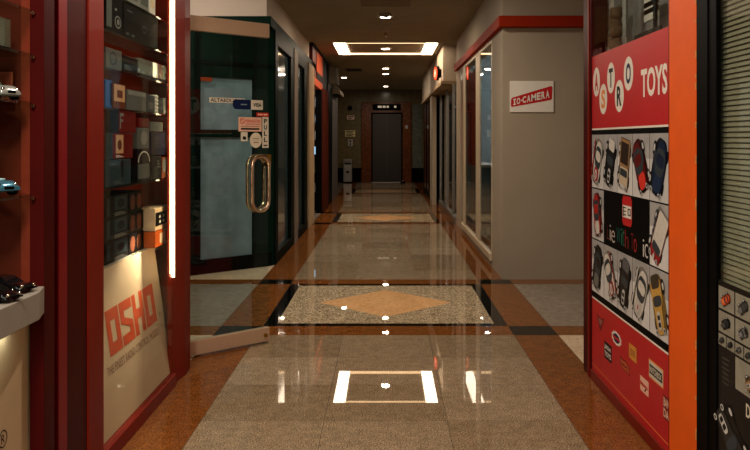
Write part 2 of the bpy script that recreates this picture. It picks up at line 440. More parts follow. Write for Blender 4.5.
MB().box(XR+.004, XR+.01, fy[2], fy[4]+.05, .13, 2.3).build('window_pane', G_SHOP, wn)
bk = MB(); bk.box(1.9, 2.0, YF+.15, 13.0, 0, CZ); bk.box(XR+.15, 1.9, 12.0, 12.1, 0, CZ)
bk.build('wall_shop', mat('shop_back_paint', (150, 162, 164), .6), kind='structure')
# far right bulkhead, ledge, storefront
wf = structure_root('wall_right_far', (.95, 16, 0))
MB().box(.925, 4, 12.9, 20.2, 2.25, CZ).build('bulkhead', mat('pale_bulkhead_paint', (188, 172, 152), .8, var=.04), wf)
lt = MB(); lt.box(.895, 4, 12.87, 20.2, 2.2, 2.25); lt.build('ledge', M_CREAM, wf)
MB().box(.93, 1.02, 16.05, 16.75, 0, 2.2).build('post', M_TAUPE, wf)
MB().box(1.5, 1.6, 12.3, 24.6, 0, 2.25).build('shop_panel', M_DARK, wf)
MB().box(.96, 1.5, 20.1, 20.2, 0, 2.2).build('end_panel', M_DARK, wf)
wn = structure_root('window_3', (1.1, 14.5, 0))
fr = MB()
for y in (12.95, 14.25, 15.95): fr.box(1.08, 1.13, y, y+.05, .08, 2.2)
fr.box(1.06, 1.15, 12.35, 16.05, 0, .1)
fr.build('window_frame', M_STEEL, wn)
MB().box(1.10, 1.11, 12.4, 16.0, .1, 2.2).build('window_pane', G_SHOP, wn)
wn = structure_root('window_4', (1.0, 18.5, 0))
MB().box(.97, .98, 16.75, 20.1, .1, 2.2).build('window_pane', M_MIRROR, wn)
fr = MB(); fr.box(.95, 1.0, 16.75, 20.1, 0, .1)
for y in (17.8, 19.0): fr.box(.955, .99, y, y+.05, .1, 2.2)
fr.build('window_frame', M_BLACK, wn)
# ------------------------------------------------------------------ elevator and lobby things
def yb(px, py, y=YB): p = on_y(px, py, y); return p[0], p[2]
el = thing('elevator', 'steel double door elevator in a brown marble surround at the corridor end', 'elevator', (.04, YB, 0))
sr = MB()
sr.box(-.74, -.44, YB-.07, YB, 0, 2.46); sr.box(.52, .79, YB-.07, YB, 0, 2.46); sr.box(-.44, .52, YB-.07, YB, 2.14, 2.46)
sr.build('surround', M_WOODM, el, bevel=.006)
jm = MB(); jm.box(-.44, -.40, YB-.08, YB, 0, 2.14); jm.box(.48, .52, YB-.08, YB, 0, 2.14); jm.box(-.40, .48, YB-.08, YB, 2.10, 2.14)
jm.build('door_jamb', M_BLACK, el)
MB().box(-.40, .038, YB-.05, YB-.01, .01, 2.10).build('door_panel', M_STEELD, el)
MB().box(.042, .48, YB-.05, YB-.01, .01, 2.10).build('door_panel', M_STEELD, el)
MB().box(-.42, .50, YB-.16, YB-.02, 0, .012).build('sill', M_STEEL, el)
dp = MB().box(-.40, .46, YB-.09, YB-.07, 2.21, 2.40).build('indicator_panel', M_BLACK, el, label='black floor indicator strip over the doors')
for a, b in ((-.24, -.12), (-.09, .0), (.03, .1), (.26, .33)): box(a, b, YB-.094, YB-.09, 2.29, 2.35).build('display', E_SCREEN, dp)
x, z = yb(406.5, 127); MB().box(x-.04, x+.04, YB-.082, YB-.07, z-.05, z+.05).build('call_button', M_STEEL, el)

def plate(name, px0, px1, py0, py1, m, label, cat, d=.02, frame=None, rows=0):
    x0, z1 = yb(px0, py0); x1, z0 = yb(px1, py1)
    t = thing(name, label, cat, ((x0+x1)/2, YB, z0))
    MB().box(x0, x1, YB-d, YB, z0, z1).build('panel', m, t, bevel=.004)
    if rows:
        r = MB()
        for k in range(rows):
            zz = z1-(z1-z0)*(k+.7)/(rows+.4)
            r.box(x0+.03, x1-.03-(.05 if k % 2 else 0), YB-d-.002, YB-d, zz-.012, zz+.012)
        r.build('lettering', M_INK, t)
    return t
plate('wall_sign', 347, 354.5, 115.3, 119.6, mat('pinkish_white_sign', (224, 190, 176), .5), 'small pale pink sign highest on the granite left of the elevator', 'sign', rows=2)
plate('notice', 345.2, 355.2, 130.3, 136.8, mat('yellowish_notice_paper', (222, 206, 150), .6), 'cream notice on the granite wall above the call panel', 'notice', rows=4)
cp = plate('call_panel', 348, 352.8, 139.2, 146, M_STEEL, 'small steel call button panel under the cream notice', 'button panel')
x0, z1 = yb(348, 139.2); x1, z0 = yb(352.8, 146)
for k in range(2):
    MB().lathe([(.0, 0), (.03, 0), (.03, -.012), (0, -.012)], ((x0+x1)/2, YB-.02, z0+.06+.09*k), 'y', 14).build('button', M_BLACK, cp)
x0, _ = yb(347, 108); x1, _ = yb(353, 108)
dk = MB(); dk.lathe([(0, 0), (.07, 0), (.07, -.05), (.03, -.09), (0, -.09)], ((x0+x1)/2, YB, 2.28), 'y', 18)
tag(dk.build('wall_alarm', M_BLACK), 'dark alarm fitting above the pale pink sign', 'alarm')

bn = thing('trash_bin', 'upright stainless steel litter bin against the lobby wall left of the elevator', 'trash bin', (-1.15, 24.4, 0))
b = MB(); b.box(-1.28, -1.02, 24.28, 24.52, .03, .56); b.build('body', M_STEEL, bn, bevel=.012)
b = MB(); b.box(-1.28, -1.25, 24.28, 24.52, .56, .68); b.box(-1.05, -1.02, 24.28, 24.52, .56, .68); b.box(-1.25, -1.05, 24.46, 24.52, .56, .68); b.box(-1.28, -1.02, 24.28, 24.52, .66, .72)
b.build('hood', M_STEEL, bn, bevel=.006)
MB().box(-1.24, -1.06, 24.30, 24.45, .565, .60).build('ashtray', M_BLACK, bn)
MB().box(-1.27, -1.03, 24.29, 24.51, 0, .03).build('base', M_BLACK, bn)
MB().box(-1.2, -1.1, 24.272, 24.28, .3, .36).build('plate', M_BLACK, bn)
wd = thing('floor_wedge', 'small black block on the floor at the foot of the elevator surround', 'door wedge', (.5, 23.9, 0))
MB().prism([(.42,23.95,0),(.58,23.95,0),(.58,23.95,.07),(.46,23.95,.05)], (0,-.12,0)).build('block', M_BLACK, wd)
MB().tube([(.5,23.9,.05),(.5,23.9,.09),(.54,23.9,.09)], .008, 8).build('grip', M_STEEL, wd)

# ------------------------------------------------------------------ ceiling fittings
fx = thing('ceiling_light_frame', 'large glowing rectangular light frame set in the corridor ceiling', 'ceiling light', (0, 13.4, CZ))
a = .825; b0, b1 = 12.55, 14.28; wv = .19; zf = CZ-.012
MB().box(-a, -a+wv, b0, b1, zf, CZ).build('diffuser', E_FIX_W, fx); MB().box(a-wv, a, b0, b1, zf, CZ).build('diffuser', E_FIX_W, fx)
wc = .11
MB().box(-a+wv, a-wv, b0, b0+wc, zf, CZ).build('diffuser', E_FIX_D, fx, label='warmer and dimmer cross strip'); MB().box(-a+wv, a-wv, b1-wc, b1, zf, CZ).build('diffuser', E_FIX_D, fx, label='warmer and dimmer cross strip')
t = MB(); e = .02
t.box(-a-e, -a, b0-e, b1+e, CZ-.02, CZ); t.box(a, a+e, b0-e, b1+e, CZ-.02, CZ); t.box(-a, a, b0-e, b0, CZ-.02, CZ); t.box(-a, a, b1, b1+e, CZ-.02, CZ)
t.build('frame', M_WARMW, fx)
DL = [(0, 9.95, 'recessed downlight nearest the viewer on the corridor ceiling', 12), (0, 13.4, 'downlight in the middle of the glowing rectangular frame', 12),
      (0, 17.1, 'first downlight behind the glowing rectangular frame', 7), (0, 18.5, 'second downlight behind the glowing rectangular frame', 5),
      (.0, 22.8, 'faint downlight just in front of the elevator', 6), (-1.02, 19.6, 'small downlight off to the left beside the dark lobby wall', 2.5)]
GRP = 'round ceiling downlights'
first = None
for (x, y, lab, pw) in DL:
    if first is None:
        first = d = thing('downlight', lab, 'downlight', (x, y, CZ), 0, GRP)
        q = MB(); q.lathe([(.075, 0), (.1, 0), (.1, -.008), (.094, -.014), (.075, -.014)], (x, y, CZ), 'z', 32); q.build('trim_ring', M_WHITE, d)
        q = MB(); q.lathe([(0, -.004), (.074, -.004), (.06, -.018), (0, -.02)], (x, y, CZ), 'z', 32); q.build('lens', E_LENS, d)
    else:
        d = copy_tree(first, (x, y, CZ), 0, lab)
    la = bpy.data.lights.new('downlight_beam', 'AREA'); la.shape = 'DISK'; la.size = .13; la.energy = pw; la.color = (1, .82, .62)
    lo = bpy.data.objects.new('downlight_beam', la); COL.objects.link(lo); lo.location = (x, y, CZ-.03)
# mall lighting over and behind the camera (outside the frame)
for (x, y, pw, sz) in ((0, 6.5, 18, .13), (-.3, 3.2, 13, .13), (-.75, .9, 32, .4), (-.5, -1.6, 62, .6)):
    la = bpy.data.lights.new('mall_ceiling_lamp', 'AREA'); la.shape = 'DISK'; la.size = sz; la.energy = pw; la.color = (1, .86, .70)
    lo = bpy.data.objects.new('mall_ceiling_lamp', la); COL.objects.link(lo); lo.location = (x, y, CZ-.03)

def sprinkler(y, x, lab):
    s = thing('sprinkler', lab, 'sprinkler', (x, y, CZ), 0, 'ceiling sprinklers')
    q = MB(); q.lathe([(0, 0), (.04, 0), (.04, -.012), (0, -.014)], (x, y, CZ), 'z', 20); q.build('escutcheon', M_WARMW, s)
    q = MB(); q.tube([(x,y,CZ-.01),(x,y,CZ-.07)], .01, 8); q.tube([(x-.016,y,CZ-.04),(x-.016,y,CZ-.085)], .004, 6); q.tube([(x+.016,y,CZ-.04),(x+.016,y,CZ-.085)], .004, 6); q.build('body', M_BRASS, s)
    q = MB(); q.lathe([(0, -.085), (.032, -.085), (.032, -.09), (0, -.09)], (x, y, CZ), 'z', 16); q.build('deflector', M_BRASS, s)
    return s
sprinkler(11.25, 0, 'small sprinkler head between the nearest downlight and the light frame')
sprinkler(16.9, -.02, 'dark sprinkler head just behind the glowing rectangular frame')
sd = thing('smoke_detector', 'flat round smoke detector just in front of the nearest downlight', 'smoke detector', (0, 9.75, CZ))
q = MB(); q.lathe([(0,0),(.075,0),(.075,-.02),(.06,-.03),(0,-.03)], (0,9.75,CZ), 'z', 28); q.build('base', mat('aged_plastic', (120, 104, 84), .5), sd)
q = MB(); q.lathe([(.0,-.03),(.04,-.03),(.034,-.042),(0,-.045)], (0,9.75,CZ), 'z', 24); q.build('sensor', M_DARK, sd)
vt = thing('air_vent', 'small square dark air vent in the ceiling beyond the light frame', 'air vent', (-.69, 17.5, CZ))
v = MB(); v.box(-.87,-.51,17.25,17.29,CZ-.015,CZ); v.box(-.87,-.51,17.71,17.75,CZ-.015,CZ); v.box(-.87,-.83,17.29,17.71,CZ-.015,CZ); v.box(-.55,-.51,17.29,17.71,CZ-.015,CZ)
v.build('frame', mat('vent_grey', (70, 62, 54), .5), vt)
MB().box(-.83,-.55,17.29,17.71,CZ-.006,CZ).build('backing', M_BLACK, vt)
v = MB()
for k in range(7): v.box(-.83,-.55,17.32+k*.055,17.34+k*.055,CZ-.014,CZ-.006)
v.build('louvre', mat('vent_slat_grey', (58, 52, 46), .5), vt)
vt = thing('access_panel', 'faint square access panel in the ceiling close to the camera', 'access panel', (0, 8.9, CZ))
MB().box(-.28, .28, 8.78, 9.2, CZ-.006, CZ).build('panel', mat('access_panel_paint', (128, 110, 88), .8), vt)

# round lit sign sticking out from the far right bulkhead
rs = thing('blade_sign', 'round red lit sign sticking out from the pale bulkhead', 'sign', (.925, 13.3, 2.4))
c = Vector((.855, 13.3, 2.41)); ax = Vector((.985, .17, 0)).normalized()
sx = Vector((-ax.y, ax.x, 0))
def disc(cc, r, th, n=28):
    return [tuple(cc + sx*(r*math.cos(2*PI*k/n)) + Vector((0,0,r*math.sin(2*PI*k/n))) - ax*th/2) for k in range(n)], tuple(ax*th)
q = MB(); q.prism(*disc(c, .12, .045), smooth=True); q.build('case', M_BLACK, rs)
q = MB(); q.prism(*disc(c-ax*.026, .105, .01), smooth=True); q.build('face', E_REDSIGN, rs)
q = MB(); p = c-ax*.034
for pts in ([(-.05,-.06),(-.02,-.06),(-.02,.06),(-.05,.06)], [(.02,-.06),(.05,-.06),(.05,.06),(.02,.06)], [(-.02,-.015),(.02,-.015),(.02,.015),(-.02,.015)]):
    q.face([tuple(p + sx*u_ + Vector((0,0,v_))) for u_, v_ in pts])
q.build('emblem', mat('pale_sign_face', (255, 170, 140), .5, emit=.7), rs)
q = MB(); q.box(.86, .925, 13.29, 13.31, 2.34, 2.48); q.build('bracket', M_BLACK, rs)

# projecting shop signs high on the far left wall
js = thing('box_sign', 'pair of grey box signs projecting high on the far left wall', 'sign', (-1.1, 16.6, 2.5))
MB().box(-1.14, -.97, 16.0, 16.1, 2.42, 2.78).build('panel', mat('grey_sign_face', (116, 108, 92), .5), js, bevel=.01)
MB().box(-1.14, -.98, 16.7, 16.8, 2.46, 2.78).build('panel', mat('grey_sign_face', (116, 108, 92), .5), js, bevel=.01)
MB().box(-1.15, -1.13, 15.95, 16.85, 2.55, 2.6).build('bracket', M_BLACK, js)
cn = thing('wall_canopy', 'grey sloped canopy jutting out over the far grey pier', 'canopy', (-1.1, 17.4, 2.3))
MB().prism([(-1.14, 17.0, 2.28), (-.96, 17.0, 2.28), (-.96, 17.0, 2.36), (-1.14, 17.0, 2.52)], (0, 1.3, 0)).build('hood', mat('canopy_grey', (132, 122, 106), .6), cn, bevel=.006)
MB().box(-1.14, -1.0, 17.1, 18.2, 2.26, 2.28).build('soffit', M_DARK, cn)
bs = thing('bench', 'low dark bench with pale top behind the far right shop window', 'bench', (1.3, 14.4, 0))
MB().box(1.16, 1.46, 13.6, 15.2, .12, .17).build('seat', mat('pale_bench_top', (150, 136, 116), .4), bs, bevel=.01)
for y in (13.7, 15.1): MB().box(1.2, 1.42, y-.03, y+.03, 0, .12).build('leg', M_DARK, bs)

# ------------------------------------------------------------------ shelves of goods in the orange shop
sh = thing('display_shelf', 'dark tall shelf unit inside the orange trimmed shop', 'shelf', (-1.6, 13.6, 0))
s = MB(); s.box(-1.95, -1.16, 14.9, 14.94, 0, 2.15); s.build('back_panel', M_DARK, sh)
ZS = [.35, .7, 1.0, 1.3, 1.6, 1.9]
for z in ZS: MB().box(-1.95, -1.16, 14.5, 14.9, z-.02, z).build('shelf_board', M_BLACK, sh)
for x in (-1.97, -1.18): MB().box(x, x+.02, 14.5, 14.9, 0, 2.15).build('upright', M_BLACK, sh)
gc = [(70, 110, 140), (150, 150, 150), (40, 60, 90), (96, 130, 150), (180, 176, 170), (60, 84, 70), (120, 60, 50)]
nn = 0
words_ = ['lowest', 'second lowest', 'third', 'fourth', 'fifth', 'topmost']
for zi, z in enumerate(ZS):
    x = -1.39
    k = 0
    while x < -1.22:
        w_ = random.uniform(.045, .075); h_ = random.uniform(.1, .22); nn += 1
        q = box(x, x+w_-.01, 14.55, 14.8, z, z+h_); q.box(x+.012, x+w_-.022, 14.546, 14.55, z+h_*.3, z+h_*.8, 1)
        col = random.choice(gc)
        o = q.build('boxed_toy', [mat('goods_%d_%d_%d' % col, col, .4), M_WHITE])
        k += 1
        tag(o, 'small boxed toy with white label on the %s shelf inside the orange trimmed shop' % words_[zi], 'box', 'boxed toys on the %s shelf of the orange trimmed shop' % words_[zi])
        x += w_
ms = thing('lit_display', 'bluish white glowing display panel on the shelf inside the orange trimmed shop', 'display', (-1.255, 14.47, 1.0))
MB().box(-1.31, -1.2, 14.44, 14.49, 1.001, 1.2).build('case', M_BLACK, ms)
MB().box(-1.30, -1.21, 14.43, 14.44, 1.04, 1.18).build('screen', glow('bluish_screen', (150, 200, 235), .6), ms)

# ------------------------------------------------------------------ IO CAMERA poster on the taupe wall
io = thing('shop_sign', 'white rectangular sign with slanted red camera shop name on the taupe wall', 'sign', (1.36, YF, 1.5))
def fy_(px, py): p = on_y(px, py, YF-.012); return p[0], p[2]
x0, z1 = fy_(510, 81); x1, z0 = fy_(553.6, 112)
MB().box(x0, x1, YF-.010, YF, z0, z1).build('board', M_WHITE, io)
def P(px, py, d=0): x, z = fy_(px, py); return (x, YF-.0115-d, z)
# crop scale 9: photo px = 500 + u/9 , py = 70 + v/9
def Q(u, v, d=0): return P(500+u/9, 70+v/9, d)
rb = MB(); rb.face([Q(100,262), Q(108,252), Q(118,247), Q(455,145), Q(466,146), Q(472,155), Q(468,255), Q(462,265), Q(452,270), Q(112,332), Q(102,329), Q(98,320)])
rb.build('red_band', M_SIGNRED, io)
lt = MB()
O = Vector(Q(116, 318, .001)); E = Vector(Q(448, 248, .001)); T = Vector(Q(116, 262, .001)); T2 = Vector(Q(448, 176, .001))
Uv = (E-O); Vv = (T-O)
letters = 'IO CAMERA'; n = len(letters); px = 0
wid = {'I': .8, ' ': .35, 'M': 1.35}
tot = sum(wid.get(c_, 1) for c_ in letters)
for c_ in letters:
    w_ = wid.get(c_, 1)/tot
    if c_ == 'I':
        o_ = O + Uv*(px+.008); w2 = Uv.length*(w_-.02); uu = Uv.normalized(); hh = Vv.length
        for (p0, p1, q0, q1) in ((.0, 1, 0, .2), (0, 1, .8, 1), (.3, .7, .2, .8)): lt.flat([(w2*p0,hh*q0),(w2*p1,hh*q0),(w2*p1,hh*q1),(w2*p0,hh*q1)], o_, uu, Vector((0,0,1)))
    elif c_ == ' ':
        lt.flat([(0,.4*Vv.length),(.012,.4*Vv.length),(.012,.6*Vv.length),(0,.6*Vv.length)], O+Uv*(px+.01), Uv.normalized(), Vector((0,0,1)))
    else:
        grow = 1 + .28*px
        o_ = O + Uv*(px+.008)
        lt.text(c_, o_, Uv.normalized(), Vector((0,0,1)), Uv.length*(w_-.02), Vv.length*grow, bold=.035)
    px += w_
lt.build('lettering', M_WHITE, io)

# ------------------------------------------------------------------ glass door of the left shop, standing open
hx, hy = -1.424, 4.545; d_ = Vector((.667, .605)).normalized(); DW = .9
nd = Vector((d_.y, -d_.x))                    # towards the camera
gd = thing('glass_door', 'frameless glass door with metal rails standing open, covered in small stickers', 'door', (hx, hy, 0))
def dslab(m, u0, u1, z0, z1, t0, t1, mi=0):
    pa = Vector((hx, hy)) + d_*u0; pb = Vector((hx, hy)) + d_*u1
    q = [pa+nd*t0, pb+nd*t0, pb+nd*t1, pa+nd*t1]
    return m.prism([(p.x, p.y, z0) for p in q], (0, 0, z1-z0), mi)
def du(px, py):                               # photo point on the door plane -> (u, z)
    k = (px-VX)/F; u = (k*hy - hx)/(d_.x - k*d_.y); y = hy + d_.y*u
    return u, H-(py-VY)/F*y
dslab(MB(), 0, DW, .10, 1.96, -.005, .005).build('glass_pane', G_DOOR, gd)
dslab(MB(), 0, DW, 1.955, 2.045, -.02, .02).build('top_rail', M_ALU, gd, bevel=.004)
br = dslab(MB(), 0, DW, .012, .1, -.02, .02).build('bottom_rail', M_ALU, gd, bevel=.004)
u_, z_ = du(263.5, 334.5)
p = Vector((hx, hy)) + d_*u_ + nd*.02
MB().tube([(p.x, p.y, z_), (p.x+nd.x*.012, p.y+nd.y*.012, z_)], .012, 16).build('lock', M_BRASS, br)
hu0, hz1 = du(249.5, 156); hu1, hz0 = du(266, 210)
hb = MB(); loop = []
uc, zc, au, az = (hu0+hu1)/2, (hz0+hz1)/2, (hu1-hu0)/2, (hz1-hz0)/2
for side in (.032, -.022):
    pts = []
    rr = au
    for k in range(9): a_ = PI*k/8; pts.append((uc+rr*math.cos(a_), zc+az-rr+rr*math.sin(a_)))
    for k in range(9): a_ = PI+PI*k/8; pts.append((uc+rr*math.cos(a_), zc-az+rr+rr*math.sin(a_)))
    P3 = [(hx+d_.x*u+nd.x*side, hy+d_.y*u+nd.y*side, z) for u, z in pts]
    hb.tube(P3, .0125, 12, closed=True)
for z in (zc+az-rr*.6, zc-az+rr*.6):
    a_ = Vector((hx, hy)) + d_*(uc+rr*.93); hb.tube([(a_.x+nd.x*.032, a_.y+nd.y*.032, z), (a_.x-nd.x*.022, a_.y-nd.y*.022, z)], .009, 10)
hb.build('handle', M_CHROME, gd, label='looped polished chrome pull handle')
u_, z_ = du(267, 154.5); _, z2 = du(267, 166)
dslab(MB(), u_-.018, u_+.02, z2, z_, -.018, .018).build('latch', M_BRASS, gd)
def sticker(name, px0, px1, py0, py1, m, label, paint=None, rnd=False, capl=False):
    ua, z1 = du(px0, py0); ub, z0 = du(px1, py1)
    st = MB()
    if rnd:
        n = 28; pa = [((ua+ub)/2+(ub-ua)/2*math.cos(2*PI*k/n), (z0+z1)/2+(z1-z0)/2*math.sin(2*PI*k/n)) for k in range(n)]
        st.prism([(hx+d_.x*u+nd.x*.0055, hy+d_.y*u+nd.y*.0055, z) for u, z in pa], (nd.x*.001, nd.y*.001, 0))
    elif capl:
        rr_ = (z1-z0)/2; pa = [(ua+.026-.026*math.sin(PI*k/10), (z0+z1)/2+rr_*math.cos(PI*k/10)) for k in range(11)] + [(ub, z0), (ub, z1)]
        st.prism([(hx+d_.x*u+nd.x*.0072, hy+d_.y*u+nd.y*.0072, z) for u, z in pa], (nd.x*.001, nd.y*.001, 0))
    else: dslab(st, ua, ub, z0, z1, .0052, .0064)
    so = st.build(name, m, gd, label=label)
    e_ = .0086 if capl else .0068
    O_ = Vector((hx+d_.x*ua+nd.x*e_, hy+d_.y*ua+nd.y*e_, z0)); U_ = Vector((d_.x, d_.y, 0)); W_, H_ = ub-ua, z1-z0
    if paint:
        for nm, mm, fn in paint:
            q = MB(); fn(q, O_, U_, Vector((0,0,1)), W_, H_); q.build(nm, mm, so)
    return so
M_PINK = mat('pale_pink_sticker', (226, 180, 156), .6)
M_PAPER = mat('off_white_sticker', (206, 196, 178), .6)
def tx(s_, a0, b0, a1, b1, bold=.02):
    return lambda q, O, U, V, W, Hh: q.text(s_, O+U*(W*a0)+V*(Hh*b0), U, V, W*(a1-a0), Hh*(b1-b0), bold=bold)
def rect(a0, b0, a1, b1, off=0):
    return lambda q, O, U, V, W, Hh: q.flat([(W*a0,Hh*b0),(W*a1,Hh*b0),(W*a1,Hh*b1),(W*a0,Hh*b1)], O, U, V, off=off)
sticker('name_sticker', 208.8, 244, 97.2, 103.6, M_PAPER, 'white strip with black shop name', [('lettering', M_INK, tx('ALTAEDUCAT', .03, .15, .98, .85))])
vs = sticker('card_sticker', 232, 262, 99.3, 110, M_BLUEINK, 'navy and white payment card sticker', [('white_field', M_PAPER, rect(.6, .0, 1, 1, .0004)), ('lettering', M_INK, lambda q,O,U,V,W,Hh: q.text('VISA', O+U*(W*.67)+V*(Hh*.3), U, V, W*.29, Hh*.4, bold=.04, off=.0008)), ('text_bar', M_FILM, lambda q,O,U,V,W,Hh: q.flat([(W*.26,Hh*.44),(W*.46,Hh*.44),(W*.46,Hh*.56),(W*.26,Hh*.56)], O, U, V, off=.0008))], capl=True)
sticker('red_sticker', 256, 268, 112.6, 116.6, M_REDINK, 'small red strip with white marks', [('text_bar', M_PINK, rect(.1, .3, .5, .7)), ('text_bar', M_PINK, rect(.58, .3, .9, .7))])
def ring(q, O, U, V, W, Hh):
    c_ = (W*.16, Hh*.72); n = 20; r1, r0 = Hh*.2, Hh*.15
    for k in range(n):
        a0, a1 = 2*PI*k/n, 2*PI*(k+1)/n
        q.flat([(c_[0]+r*math.cos(a), c_[1]+r*math.sin(a)) for r, a in ((r1,a0),(r1,a1),(r0,a1),(r0,a0))], O, U, V)
    q.flat([(c_[0]-Hh*.13, c_[1]+Hh*.1), (c_[0]-Hh*.1, c_[1]+Hh*.13), (c_[0]+Hh*.13, c_[1]-Hh*.1), (c_[0]+Hh*.1, c_[1]-Hh*.13)], O, U, V, off=.0004)
sticker('warning_sticker', 238, 261, 117, 131.6, M_PINK, 'pale pink no smoking notice', [('prohibition_ring', M_REDINK, ring), ('red_lettering', M_REDINK, tx('PERINGATAN', .3, .62, .94, .84)), ('rule', M_REDINK, rect(.3, .5, .95, .54)), ('text_line', M_SUBT, rect(.1, .34, .9, .38)), ('text_bar', M_INK, rect(.1, .12, .9, .24))])
sticker('small_sticker', 240.4, 247, 132, 141.2, M_PAPER, 'small square white sticker with a black sketch', [('emblem', M_INK, lambda q,O,U,V,W,Hh: q.flat([(W*.25,Hh*.2),(W*.8,Hh*.15),(W*.75,Hh*.5),(W*.3,Hh*.55)], O, U, V))])
sticker('round_sticker', 249.4, 261.2, 132.6, 147.8, mat('cream_round_sticker', (214, 200, 176), .6), 'round cream seal sticker', [('text_line', M_SUBT, rect(.25, .58, .75, .62)), ('text_line', M_SUBT, rect(.3, .32, .72, .38))], rnd=True)
def pull(q, O, U, V, W, Hh):
    for i, ch_ in enumerate('PULL'): q.text(ch_, O+U*(W*.25)+V*(Hh*(.79-.2*i)), U, V, W*.5, Hh*.15, bold=.03)
    q.flat([(W*.2,Hh*.06),(W*.8,Hh*.06),(W*.8,Hh*.1),(W*.2,Hh*.1)], O, U, V)
sticker('pull_sticker', 261.8, 268, 117, 147.8, M_PAPER, 'tall white strip reading pull', [('lettering', M_INK, pull)])

la = bpy.data.lights.new('goods_fill_light', 'AREA'); la.shape = 'DISK'; la.size = .2; la.energy = 7; la.color = (.85, .93, 1)  # unseen fill light added to brighten the goods on the shelves
lo = bpy.data.objects.new('goods_fill_light', la); COL.objects.link(lo); lo.location = (-1.5, 13.9, 2.75)

la = bpy.data.lights.new('bulkhead_fill_light', 'POINT'); la.energy = 17; la.shadow_soft_size = .09; la.color = (1, .86, .74)  # fill light added to brighten the bulkhead; no fitting, source unseen
lo = bpy.data.objects.new('bulkhead_fill_light', la); COL.objects.link(lo); lo.location = (-2.0, 6.9, 2.68)
# ------------------------------------------------------------------ red display cabinet with the big letters (left)
XC = -1.108                                   # face of the frame
oc = thing('display_cabinet', 'tall red glass fronted cabinet lit by a bright strip, big orange letters below', 'display cabinet', (-1.35, 3.7, 0))
CH = 2.42
def post(y0, y1, x0=XC-.09, x1=XC, m=M_RED, nm='post', lb=None): return box(x0, x1, y0, y1, .0, CH).build(nm, m, oc, bevel=.004, label=lb)
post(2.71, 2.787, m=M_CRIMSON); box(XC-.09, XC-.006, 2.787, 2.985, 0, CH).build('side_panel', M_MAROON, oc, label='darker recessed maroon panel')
post(2.985, 3.148); MB().prism([(XC-.045, 4.225, 0), (XC-.022, 4.225, 0), (XC, 4.42, 0), (XC, 4.54, 0), (XC-.045, 4.54, 0)], (0, 0, CH)).build('post', M_RED, oc, bevel=.003)
box(XC-.09, XC, 3.148, 4.24, 0, .065).build('bottom_rail', M_RED, oc, bevel=.004)
box(XC-.09, XC, 3.148, 4.24, 2.32, CH).build('top_rail', M_RED, oc, bevel=.004)
box(-1.66, -1.62, 2.71, 4.54, 0, CH).build('back_panel', M_RED2, oc)
box(-1.62, XC-.046, 4.48, 4.53, 0, CH).build('end_panel', M_RED2, oc)
box(-1.62, XC-.09, 2.76, 2.80, 0, CH).build('end_panel', M_RED2, oc)
box(-1.62, XC-.01, 2.80, 4.48, CH-.03, CH).build('roof_panel', M_RED2, oc)
box(XC-.014, XC-.008, 3.148, 4.192, .065, 2.32).build('glass_pane', G_CASE, oc)
# stepped white deck and the leaning printed board
DZ = .735
dk = MB(); dk.box(-1.62, -1.238, 2.81, 4.47, DZ-.03, DZ)
for k in range(11): dk.box(-1.61, -1.24, 3.95+k*.045, 3.962+k*.045, DZ, DZ+.004)
dk.build('deck', mat('white_ribbed_deck', (206, 194, 170), .45), oc)
def lean(y, z): return (-1.138 - .095*(z-.07)/.65, y, z)
pn = MB()
pn.prism([lean(3.13, .07), lean(4.27, .07), lean(4.27, .735), lean(3.13, .735)], (-.012, 0, 0))
bd = pn.build('sign_board', M_CREAMP, oc, label='leaning cream printed board')
# lettering on the leaning board; drawn in board coordinates (a along y, b up)
O0 = Vector(lean(0, 0)); Ub = Vector((0, 1, 0)); Vb = (Vector(lean(0, 1)) - O0)
def lean_hit(px, py):                          # photo point -> (a along y, z) on the leaning board
    # x = c0 + c1*z ; x = (px-VX)/F*y ; z = H-(py-VY)/F*y
    c1 = -.095/.65; c0 = -1.138 - c1*.07
    y = (c0 + c1*H) / ((px-VX)/F + c1*(py-VY)/F)
    return y, H-(py-VY)/F*y
def T4(u, v): return lean_hit(105+u/4.5, 280+v/4.5)     # crop of 4.5 x
def poly(m, pts, mi=0, off=.0008):
    m.face([tuple(Vector(lean(a, b)) + Vector((off, 0, 0))) for a, b in pts], mi)
# corners of the word in the photo give its place; letters are drawn square inside it
(ya, zat), (ya2, zab) = T4(2, 140), T4(18, 348)
(ye, zet), (ye2, zeb) = T4(214, 14), T4(232, 188)
za1, za0 = (zat+zet)/2, (zab+zeb)/2
yA, yE = (ya+ya2)/2, (ye+ye2)/2
LWs = (yE-yA)
def LP(a, b): return (yA + LWs*a, za0 + (za1-za0)*b)
lt = MB()
def stroke(pts): poly(lt, [LP(a, b) for a, b in pts])
def letter_O(a0, a1, s=.052, t=.2):
    stroke([(a0,0),(a0+s,0),(a0+s,1),(a0,1)]); stroke([(a1-s,0),(a1,0),(a1,1),(a1-s,1)])
    stroke([(a0+s,0),(a1-s,0),(a1-s,t),(a0+s,t)]); stroke([(a0+s,1-t),(a1-s,1-t),(a1-s,1),(a0+s,1)])
letter_O(0, .235, .075, .26)
stroke([(.255,1),(.49,1),(.49,.77),(.335,.77),(.335,.62),(.49,.46),(.49,0),(.255,0),(.255,.23),(.41,.23),(.41,.36),(.255,.52)])
stroke([(.51,0),(.585,0),(.585,1),(.51,1)]); stroke([(.665,0),(.74,0),(.74,1),(.665,1)]); stroke([(.585,.38),(.665,.38),(.665,.62),(.585,.62)])
letter_O(.76, 1.0, .08, .24)
lt.build('big_lettering', M_LOGO, bd, recalc=False)
lt = MB()
sy0, sz0 = T4(6, 388); sy1, sz1 = T4(242, 220)
lt.text('THE FINEST RADIO CONTROL MODELS', Vector(lean(sy0-.0, (sz0+sz1)/2-.035)) + Vector((.0008,0,0)), Ub, Vb.normalized(), sy1-sy0, .036)
